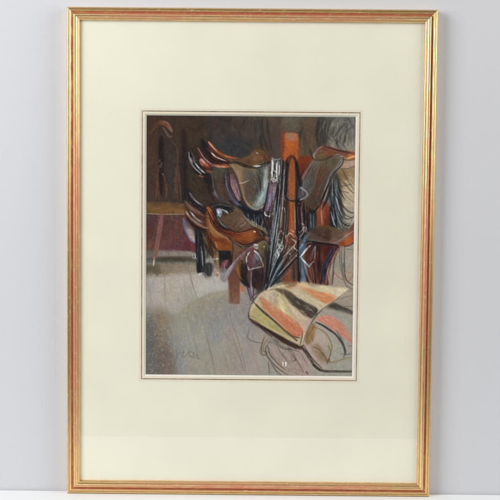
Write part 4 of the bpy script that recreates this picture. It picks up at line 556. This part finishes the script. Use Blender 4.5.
    HATCH('147,314 160,318 172,345 176,374 147,374', '3c3e3e a8a49a 4c443e 8c8a82', 420, 80, .9, .6, .5, 80)
    HATCH('186,150 212,140 232,162 228,200 206,206 190,200', '1c1816 4c3428 2c2624 5c4438', 70, 55, 7, .9, .45, 18)
    HATCH('186,192 208,208 210,228 190,220', '1a1514 6c4834 2a2020 84604c', 40, 42, 6, .8, .45, 12)
    HATCH('233,250 268,246 268,284 246,284', '1c1816 5c4030 2c2422 443036', 70, 80, 8, 1, .4, 20)
    HATCH('196,228 214,234 216,262 204,262', '14120f 4c3828 2a221c', 34, 78, 7, .9, .5, 10)
    HATCH('304,162 338,160 320,204 304,200', '3a3230 5c4436 4c5054 2c2a2a', 60, 108, 9, .9, .35, 10)
    HATCH('306,243 334,245 322,283 306,283', '1c1214 7c4030 3a1c1a 20283a', 60, 94, 9, .9, .45, 8)
    HATCH('310,228 340,228 344,238 312,240', '3a2a26 6c5448 5a3c34', 30, 8, 8, .9, .35, 12)
    for q, w, c, a in (('283,256 289,250 294,244', .7, 'd8d8d0', .6), ('286,236 290,232 294,236', .7, 'e0e0d8', .7), ('292,238 296,241 294,246 298,250', .7, 'e8e8e0', .75), ('277.6,242 279.6,246 277,250 279,255', .8, 'ecece4', .8), ('281,241 283,246 280.6,251', .7, 'e0e0dc', .7), ('287.6,252 291,254 289,258', .6, 'c8c8c0', .6), ('300,236 303,232 304.6,226', .7, 'e0dce0', .7), ('291,229 294,231', .6, 'f0f0e8', .7),
                       ('212,206 220,204 230,206', 1.2, '6c625c', .4), ('235,206 238,210', .6, 'b0b0a8', .5), ('252,218 253,224', .6, 'c8ccc8', .6), ('256,220 256.6,226', .6, 'b8bcb8', .6), ('202,250 202.4,264', .6, 'a0a6a8', .6), ('197.4,246 198,262', .6, '78828a', .6), ('209,264 209.6,273', .5, '8c9494', .5), ('224,262 225,270', .8, 'b49ca0', .5),
                       ('240,226 246,222', .8, 'b8a090', .5), ('321,210 322,224', .7, 'd0a090', .6), ('333,214 334,224', .7, 'c0ccd4', .6), ('250,300 254,294 262,290', .9, '3a342e', .6), ('288,346 293,352 298,362 304,372', .9, '4a4440', .6), ('276,342 281,352 290,364', .8, '5c5650', .6), ('258,323 264,330 272,336', 1.4, '2c2420', .6), ('267,290 280,283.6 296,282', .7, '5c5046', .5)):
        L(q, w, c, a, .25, soft=.26, taper=.4)
    for s, w, c, a in LATE: L(s, w, c, a, .5, taper=.2)
    # tooth of the paper through everything
    g = (TOOTH*.011+N8*.003)[..., None]
    CAN[:] = CAN+g*(.6+CAN)
    CAN[:, :, 0] += N4*.004; CAN[:, :, 2] -= N4*.004
    lum = CAN.mean(2, keepdims=True)
    CAN[:] = lum+(CAN-lum)*SAT
    np.clip(CAN, 0.02, 1, out=CAN)


scene = bpy.context.scene
COL = scene.collection

# ---------------------------------------------------------------- helpers
def link(name, verts, faces, mats, parent=None, smooth=False, midx=None, uvs=None):
    me = bpy.data.meshes.new(name)
    me.from_pydata([tuple(v) for v in verts], [], faces)
    for m in (mats if isinstance(mats, (list, tuple)) else [mats]): me.materials.append(m)
    if midx is not None: me.polygons.foreach_set('material_index', midx)
    if smooth: me.polygons.foreach_set('use_smooth', [True]*len(me.polygons))
    if uvs is not None:
        lay_ = me.uv_layers.new(name='along')
        flat = []
        for p in me.polygons:
            for v in p.vertices: flat += uvs[v]
        lay_.data.foreach_set('uv', flat)
    me.update()
    o = bpy.data.objects.new(name, me); COL.objects.link(o)
    if parent: o.parent = parent
    return o

class NT:
    def __init__(s, name):
        s.m = bpy.data.materials.new(name); s.m.use_nodes = True
        s.t = s.m.node_tree; s.t.nodes.clear()
        s.out = s.t.nodes.new('ShaderNodeOutputMaterial')
    def n(s, kind, **kw):
        d = s.t.nodes.new('ShaderNode'+kind)
        for k, v in kw.items():
            if k in d.inputs: s.put(d.inputs[k], v)
            else: setattr(d, k, v)
        return d
    def put(s, sock, v):
        if isinstance(v, bpy.types.NodeSocket): s.t.links.new(v, sock)
        else: sock.default_value = v
    def noise(s, vec, scale, detail=4, rough=.5):
        return s.n('TexNoise', Vector=vec, Scale=scale, Detail=detail, Roughness=rough).outputs['Fac']
    def ramp(s, f, stops, interp='LINEAR'):
        r = s.n('ValToRGB'); s.put(r.inputs[0], f); r.color_ramp.interpolation = interp
        e = r.color_ramp.elements
        while len(e) < len(stops): e.new(.5)
        for k, (p, c) in enumerate(stops):
            e[k].position = p; e[k].color = (c, c, c, 1) if not isinstance(c, tuple) else (*c, 1)
        return r.outputs[0]
    def mix(s, f, a, b, mode='MIX'):
        x = s.n('Mix', data_type='RGBA', blend_type=mode)
        s.put(x.inputs[0], f)
        for i, c in ((6, a), (7, b)): s.put(x.inputs[i], (*c, 1) if isinstance(c, tuple) else c)
        return x.outputs[2]
    def math(s, op, a, b=0.):
        x = s.n('Math', operation=op); s.put(x.inputs[0], a); s.put(x.inputs[1], b); return x.outputs[0]
    def bump(s, h, strength, dist):
        return s.n('Bump', Height=h, Strength=strength, Distance=dist).outputs[0]
    def bsdf(s, **kw):
        p = s.n('BsdfPrincipled')
        for k, v in kw.items():
            k = k.replace('_', ' ')
            s.put(p.inputs[k], (*v, 1) if isinstance(v, tuple) else v)
        s.t.links.new(p.outputs[0], s.out.inputs[0]); return p

# ---------------------------------------------------------------- materials
def mat_paper(name, col, var=.02, bumpy=.25, rough=.85):
    t = NT(name); co = t.n('TexCoord').outputs['Object']
    a = t.noise(co, 9, 5); b = t.noise(co, 900, 2)
    c = t.mix(t.ramp(a, [(.3, 0.), (.7, 1.)]), tuple(v*(1-var) for v in col), tuple(min(v*(1+var), 1) for v in col))
    t.bsdf(Base_Color=c, Roughness=rough, Normal=t.bump(b, bumpy, .0002)); return t.m

def mat_line():
    t = NT('ink_line'); co = t.n('TexCoord').outputs['Object']
    a = t.noise(co, 120, 4, .7); b = t.noise(co, 14, 3)
    f = t.math('ADD', t.math('MULTIPLY', a, .6), t.math('MULTIPLY', b, .4))
    t.bsdf(Base_Color=t.ramp(f, [(.38, (.05, .032, .016)), (.5, (.20, .135, .07)), (.64, (.36, .27, .16))]), Roughness=.6); return t.m

def mat_gilt():
    """water gilding over red bole: gold leaf rubbed through in the hollows and along edges"""
    t = NT('worn_gold_leaf')
    uv = t.n('UVMap', uv_map='along').outputs[0]
    sx = t.n('SeparateXYZ'); t.put(sx.inputs[0], uv); U, VS = sx.outputs[0], sx.outputs[1]
    V = t.math('MODULO', VS, 2.)
    def vec(su, sv):
        c = t.n('CombineXYZ'); t.put(c.inputs[0], t.math('MULTIPLY', U, su)); t.put(c.inputs[1], t.math('MULTIPLY', VS, sv)); return c.outputs[0]
    streak = t.noise(vec(26, 30), 1, 5, .65); blot = t.noise(vec(60, 14), 1, 4, .6); broad = t.noise(vec(5, 2), 1, 3); fine = t.noise(vec(500, 90), 1, 3)
    # bole shows most in the hollow (V about .50) and on the inner half, and towards the handled middle of each rail
    groove = t.ramp(V, [(.0, .0), (.15, .02), (.17, .2), (.19, .0), (.30, .2), (.36, 1.), (.46, 1.), (.52, .45), (.58, .40), (.72, .50), (.82, .2), (1., .15)])
    mid = t.ramp(t.math('ABSOLUTE', t.math('SUBTRACT', U, 0.)), [(.0, .52), (.18, .48), (.29, .22), (.40, -.0)])
    patch = t.ramp(t.noise(vec(34, 3), 1, 5, .7), [(.36, .15), (.56, 1.15)])
    wear = t.math('ADD', t.math('MULTIPLY', t.math('MULTIPLY', groove, patch), .68), t.math('MULTIPLY', t.math('SUBTRACT', streak, .5), 1.1))
    wear = t.math('ADD', wear, t.math('ADD', t.math('MULTIPLY', mid, t.ramp(V, [(.0, .1), (.28, .15), (.37, 1.), (1., 1.)])), t.math('MULTIPLY', t.math('SUBTRACT', broad, .5), .9)))
    wf = t.ramp(wear, [(.40, 0.), (.95, 1.)])
    gold = t.mix(broad, (.84, .56, .25), (.92, .66, .33))
    gold = t.mix(t.ramp(blot, [(.45, 0.), (.8, 1.)]), gold, (.60, .41, .20))
    bole = t.mix(fine, (.50, .15, .08), (.74, .34, .20))
    c = t.mix(wf, gold, bole)
    dark_lines = t.ramp(V, [(.155, 0.), (.17, .5), (.185, 0.), (.37, 0.), (.39, .40), (.42, .0), (.83, 0.), (.846, .5), (.862, 0.)])  # narrow darker lines along the grooves of the section
    c = t.mix(dark_lines, c, (.13, .06, .03))
    speck = t.ramp(t.noise(vec(300, 20), 1, 3), [(.66, 0.), (.71, .7)]); c = t.mix(speck, c, (.20, .09, .04))
    chip = t.ramp(t.noise(vec(130, 30), 1, 2), [(.675, 0.), (.69, 1.)])
    c = t.mix(chip, c, (.85, .76, .62))
    metal = t.math('MULTIPLY', t.math('SUBTRACT', 1., t.math('MULTIPLY', wf, .55)), t.math('SUBTRACT', 1., chip))
    rg = t.math('ADD', t.math('MULTIPLY', wf, .08), t.math('ADD', .24, t.math('MULTIPLY', blot, .12)))
    h = t.math('ADD', t.math('MULTIPLY', streak, .7), t.math('MULTIPLY', fine, .25))
    t.bsdf(Base_Color=c, Metallic=metal, Roughness=rg, Normal=t.bump(h, .12, .0004)); return t.m

def mat_pastel():
    t = NT('pastel_on_paper'); a = t.n('VertexColor', layer_name='Pastel').outputs[0]
    co = t.n('TexCoord').outputs['Object']
    g = t.noise(co, 1400, 3, .7)
    c = t.mix(1., a, t.ramp(g, [(.25, .90), (.75, 1.08)]), 'MULTIPLY')
    t.bsdf(Base_Color=c, Roughness=.95, Specular_IOR_Level=.15, Normal=t.bump(g, .3, .00025)); return t.m

def mat_glass():
    t = NT('picture_glass')
    tr = t.n('BsdfTransparent'); tr.inputs[0].default_value = (.99, .987, .983, 1)
    gl = t.n('BsdfGlossy'); gl.inputs['Roughness'].default_value = .018
    fr = t.n('Fresnel'); bk = t.n('NewGeometry').outputs['Backfacing']     # 4% at either face, entering or leaving
    t.put(fr.inputs['IOR'], t.math('SUBTRACT', 1.5, t.math('MULTIPLY', bk, .8333)))
    mx = t.n('MixShader'); t.put(mx.inputs[0], fr.outputs[0]); t.put(mx.inputs[1], tr.outputs[0]); t.put(mx.inputs[2], gl.outputs[0])
    t.t.links.new(mx.outputs[0], t.out.inputs[0]); return t.m

def mat_backdrop():
    t = NT('matt_grey_paper'); co = t.n('TexCoord').outputs['Object']
    a = t.noise(co, 2.5, 4); b = t.noise(co, 260, 3)
    c = t.mix(a, (.545, .548, .572), (.562, .565, .590)); c = t.mix(t.ramp(b, [(.3, 0.), (.7, .06)]), c, (.42, .42, .44))
    sp = t.noise(co, 55, 2); c = t.mix(t.ramp(sp, [(.77, 0.), (.79, .5)]), c, (.25, .24, .24))
    t.bsdf(Base_Color=c, Roughness=.8, Normal=t.bump(b, .12, .0004)); return t.m

def mat_table():
    t = NT('white_laminate'); co = t.n('TexCoord').outputs['Object']
    c = t.mix(t.noise(co, 5, 4), (.80, .82, .83), (.83, .85, .86)); t.bsdf(Base_Color=c, Roughness=.5); return t.m

def mat_board():
    t = NT('brown_backing_board'); co = t.n('TexCoord').outputs['Object']
    t.bsdf(Base_Color=t.mix(t.noise(co, 40, 5), (.20, .13, .075), (.28, .19, .11)), Roughness=.9); return t.m

# ---------------------------------------------------------------- the picture
FW, FH = .600, .7977              # outside of the frame
WALL_Y = .0205
def Y(h): return .019-h           # h = height of the moulding above its back
pic = bpy.data.objects.new('framed_drawing', None); COL.objects.link(pic)
pic.empty_display_size = .1
pic['label'] = 'pastel drawing of saddles in cream mount and worn gilt frame, standing against grey wall'
pic['category'] = 'framed picture'

# moulding section: (distance in from the outside, height), millimetres
KEY = [(0, 0), (0, 8), (0, 15), (.25, 17.4), (.9, 19.2), (1.8, 20.0), (2.8, 19.8), (3.3, 19.3), (3.6, 18.8), (3.9, 19.2), (4.6, 20.0), (5.6, 20.5), (6.8, 20.2), (7.6, 19.3), (8.1, 17.7), (8.8, 16.8), (9.6, 17.0),
       (10.2, 18.6), (10.9, 20.4), (12.0, 21.6), (13.6, 21.9), (15.4, 21.3), (17.0, 19.9), (17.6, 18.9), (18.0, 18.4), (18.4, 18.8), (19.5, 18.5), (20.6, 17.4), (21.2, 15.8), (21.3, 12.5)]
prof = []
for i in range(len(KEY)-1):
    (a, b), (c, d) = KEY[i], KEY[i+1]
    for t_ in (0, .5): prof.append((a+(c-a)*t_, b+(d-b)*t_))
prof.append(KEY[-1])
for _ in range(1):
    prof = [prof[0]]+[((prof[i-1][0]+2*prof[i][0]+prof[i+1][0])/4, (prof[i-1][1]+2*prof[i][1]+prof[i+1][1])/4) for i in range(1, len(prof)-1)]+[prof[-1]]
PW = 21.3
gilt = mat_gilt()
rs = np.random.default_rng(5)
def rail(cx, cz, length, ang, seed):
    """one mitred length of moulding; local x runs along it, local z points to the outside"""
    NSEG = 90; vs, uv, fs = [], [], []; n = len(prof)
    wob = np.cumsum(rs.normal(0, 1, NSEG+1)); wob -= np.linspace(wob[0], wob[-1], NSEG+1); wob = wob/abs(wob).max()*.00010
    ca, sa = math.cos(ang), math.sin(ang)
    for i in range(NSEG+1):
        for (s, h) in prof:
            half = length/2-s/1000; k = (i/NSEG*2-1)
            x = half*k; z = -s/1000+wob[i]*(s/PW)*(1 if abs(k) < .97 else 0)
            vs.append((cx+ca*x-sa*z, Y(h/1000), cz+sa*x+ca*z)); uv.append((x, s/PW+seed*2))
    for i in range(NSEG):
        for j in range(n-1):
            a = i*n+j; fs.append((a, a+n, a+n+1, a+1))
    b = NSEG*n
    for k0, order in ((0, 1), (b, -1)):                                             # mitre faces, with corners of their own
        e = len(vs); vs += [vs[k0+j] for j in range(n)]; uv += [uv[k0+j] for j in range(n)]
        fs.append(tuple(e+j for j in range(n))[::order])
    return link('frame_rail', vs, fs, gilt, pic, True, None, uv)
rails = [rail(0, FH, FW, 0, 1), rail(0, 0, FW, math.pi, 2), rail(-FW/2, FH/2, FH, math.pi/2, 3), rail(FW/2, FH/2, FH, -math.pi/2, 4)]
for o, lb in zip(rails, ('top rail with red and gold bands and small chips on its inner edge', 'bottom rail rubbed to red', 'left rail, bright at its top', 'right rail with red bole showing in the hollow')):
    o['label'] = lb

# mount: rings from the frame in to the window
OX0, OX1, OZ0, OZ1 = -.1708, .1697, .1984, .6243          # window on the drawing
m_mount = mat_paper('cream_mount_board', (.845, .828, .685), .03, .35); m_wash = mat_paper('pale_wash_border', (.80, .745, .60)); m_slip = mat_paper('buff_slip', (.82, .735, .575)); m_bev = mat_paper('white_bevel', (.90, .89, .80), .01); m_ln = mat_line()
HM = .0125; HD = .0098
rings = [(-1, HM), (.0114, HM), (.0076, HM), (.0062, HM), (.0026, HM), (0, HD)]
mts = [0, 1, 2, 3, 4]
vs, fs, mi = [], [], []
for (d, h) in rings:
    if d < 0: q = (-FW/2+.018, FW/2-.018, .018, FH-.018)
    else: q = (OX0-d, OX1+d, OZ0-d, OZ1+d)
    vs += [(q[0], Y(h), q[2]), (q[1], Y(h), q[2]), (q[1], Y(h), q[3]), (q[0], Y(h), q[3])]
for r in range(len(rings)-1):
    for k in range(4):
        a = r*4+k; b = r*4+(k+1) % 4
        fs.append((a, b, b+4, a+4)); mi.append(mts[r])
link('mount', vs, fs, [m_mount, m_wash, m_ln, m_slip, m_bev], pic, False, mi)['label'] = 'cream mount with a thin brown ruled line and white bevelled window'

# the drawing: a fine sheet whose vertices carry the pastel colours
paint()
quad = np.array([[146.5, 115.6], [355.6, 116.8], [352.0, 375.8], [146.0, 374.6]])
NX, NZ = 700, 870; ov = .004
gx = np.linspace(OX0-ov, OX1+ov, NX); gz = np.linspace(OZ1+ov, OZ0-ov, NZ)
GX, GZ = np.meshgrid(gx, gz)
a = (GX-OX0)/(OX1-OX0); b = (OZ1-GZ)/(OZ1-OZ0)
pu = (1-a)*(1-b)*quad[0, 0]+a*(1-b)*quad[1, 0]+a*b*quad[2, 0]+(1-a)*b*quad[3, 0]
pv = (1-a)*(1-b)*quad[0, 1]+a*(1-b)*quad[1, 1]+a*b*quad[2, 1]+(1-a)*b*quad[3, 1]
su = np.clip((pu-AX0)*AS-.5, 0, AW-1.001); sv = np.clip((pv-AY0)*AS-.5, 0, AH-1.001)
iu = su.astype(int); iv = sv.astype(int); fu = (su-iu)[..., None]; fv = (sv-iv)[..., None]
C = CAN[iv, iu]*(1-fu)*(1-fv)+CAN[iv, iu+1]*fu*(1-fv)+CAN[iv+1, iu]*(1-fu)*fv+CAN[iv+1, iu+1]*fu*fv
C = np.where(C < .04045, C/12.92, ((C+.055)/1.055)**2.4)*ART_GAIN
C = np.maximum(C-.017, .002)
me = bpy.data.meshes.new('drawing_sheet')
co = np.stack([GX, np.full_like(GX, Y(.0096)), GZ], -1).reshape(-1, 3).astype(np.float32)
me.vertices.add(NX*NZ); me.vertices.foreach_set('co', co.ravel())
ii, jj = np.meshgrid(np.arange(NX-1), np.arange(NZ-1)); v0 = (jj*NX+ii).ravel()
F4 = np.stack([v0, v0+NX, v0+NX+1, v0+1], 1).astype(np.int32); nf = len(F4)
me.loops.add(nf*4); me.loops.foreach_set('vertex_index', F4.ravel())
me.polygons.add(nf); me.polygons.foreach_set('loop_start', np.arange(0, nf*4, 4, dtype=np.int32))
me.update(calc_edges=True)
ca_ = me.color_attributes.new('Pastel', 'FLOAT_COLOR', 'POINT')
ca_.data.foreach_set('color', np.concatenate([C.reshape(-1, 3), np.ones((NX*NZ, 1))], 1).astype(np.float32).ravel())
me.materials.append(mat_pastel())
sheet = bpy.data.objects.new('drawing_sheet', me); COL.objects.link(sheet); sheet.parent = pic
sheet['label'] = 'pastel of saddles and bridles on a wooden post above a striped blanket'

def slab(name, x0, x1, y0, y1, z0, z1, m, parent=None):
    v = [(x, y, z) for x in (x0, x1) for y in (y0, y1) for z in (z0, z1)]
    f = [(0, 1, 3, 2), (4, 6, 7, 5), (0, 4, 5, 1), (2, 3, 7, 6), (0, 2, 6, 4), (1, 5, 7, 3)]
    return link(name, v, f, m, parent)
slab('glass_pane', -FW/2+.0195, FW/2-.0195, Y(.0152), Y(.0136), .0195, FH-.0195, mat_glass(), pic)
slab('backing_board', -FW/2+.006, FW/2-.006, Y(.0085), Y(.0015), .006, FH-.006, mat_board(), pic)

# ---------------------------------------------------------------- the setting
def structure(o): o['kind'] = 'structure'; return o
wl = link('wall', [(-3, WALL_Y, -1.2), (3, WALL_Y, -1.2), (3, WALL_Y, 3), (-3, WALL_Y, 3)], [(0, 1, 2, 3)], mat_backdrop()); structure(wl)
tb = slab('table_top', -1.6, 1.6, -.44, WALL_Y-.0015, -.03, -.0004, mat_table()); structure(tb)
bv = tb.modifiers.new('edge', 'BEVEL'); bv.width = .003; bv.segments = 3

# ---------------------------------------------------------------- light: two soft boxes and a weak room fill
def area(name, loc, aim, sx, sy, power, col):
    l = bpy.data.lights.new(name, 'AREA'); l.shape = 'RECTANGLE'; l.size = sx; l.size_y = sy; l.energy = power; l.color = col
    o = bpy.data.objects.new(name, l); COL.objects.link(o); o.location = loc
    o.rotation_euler = (Vector(aim)-Vector(loc)).to_track_quat('-Z', 'Y').to_euler(); return o
area('softbox', (-1.45, -1.25, 1.25), (0, 0, .62), 1.1, 1.5, P_L, (.985, .993, 1))
area('softbox', (1.6, -.85, 1.2), (0, 0, .6), 1.0, 1.5, P_R, (1, .985, .95))
area('strip_lamp', (.0, -2.3, 2.3), (0, 0, .3), 1.2, .5, P_T, (1, 1, 1))
w = bpy.data.worlds.new('World'); scene.world = w; w.use_nodes = True
bg = w.node_tree.nodes['Background']; bg.inputs[0].default_value = (.97, .98, 1, 1); bg.inputs[1].default_value = W_S

# ---------------------------------------------------------------- camera
cam = bpy.data.cameras.new('Camera'); co_ = bpy.data.objects.new('Camera', cam); COL.objects.link(co_)
cam.sensor_width = 36; cam.angle = math.radians(22); cam.clip_end = 50; cam.clip_start = .05
p, yw, rl = math.radians(-3.909), math.radians(-.174), math.radians(.504)
fwd = Vector((math.sin(yw)*math.cos(p), math.cos(yw)*math.cos(p), math.sin(p)))
rt = Vector((math.cos(yw), -math.sin(yw), 0)); up = rt.cross(fwd)
r2 = rt*math.cos(rl)+up*math.sin(rl); u2 = -rt*math.sin(rl)+up*math.cos(rl)
M = Matrix.Identity(4)
for i in range(3): M[i][0], M[i][1], M[i][2] = r2[i], u2[i], -fwd[i]
M.translation = (.0059, -2.0961, .5497); co_.matrix_world = M; scene.camera = co_

# the two small tube lamps whose reflections show in the glass
def reflected(px, py, back):
    """where a lamp must hang for its mirror image to appear at this spot of the pane"""
    f = 250/math.tan(math.radians(11)); d = (fwd*f+r2*(px-250)-u2*(py-250)).normalized(); C0 = M.translation
    t_ = (Y(.0152)-C0.y)/d.y; P = C0+d*t_; d2 = Vector((d.x, -d.y, d.z)); return P+d2*(back/abs(d2.y)), P
for px, wd, k in ((283.0, .0020, .5), (285.8, .0030, 1.)):
    Lp, P = reflected(px, 364.4, 2.5)
    area('tube_lamp', Lp, P, wd, .016, 0.0022*k, (1, 1, 1))

scene.view_settings.view_transform = 'Standard'; scene.view_settings.look = 'None'
scene.view_settings.exposure = 0; scene.view_settings.gamma = 1
scene.render.engine = 'CYCLES'
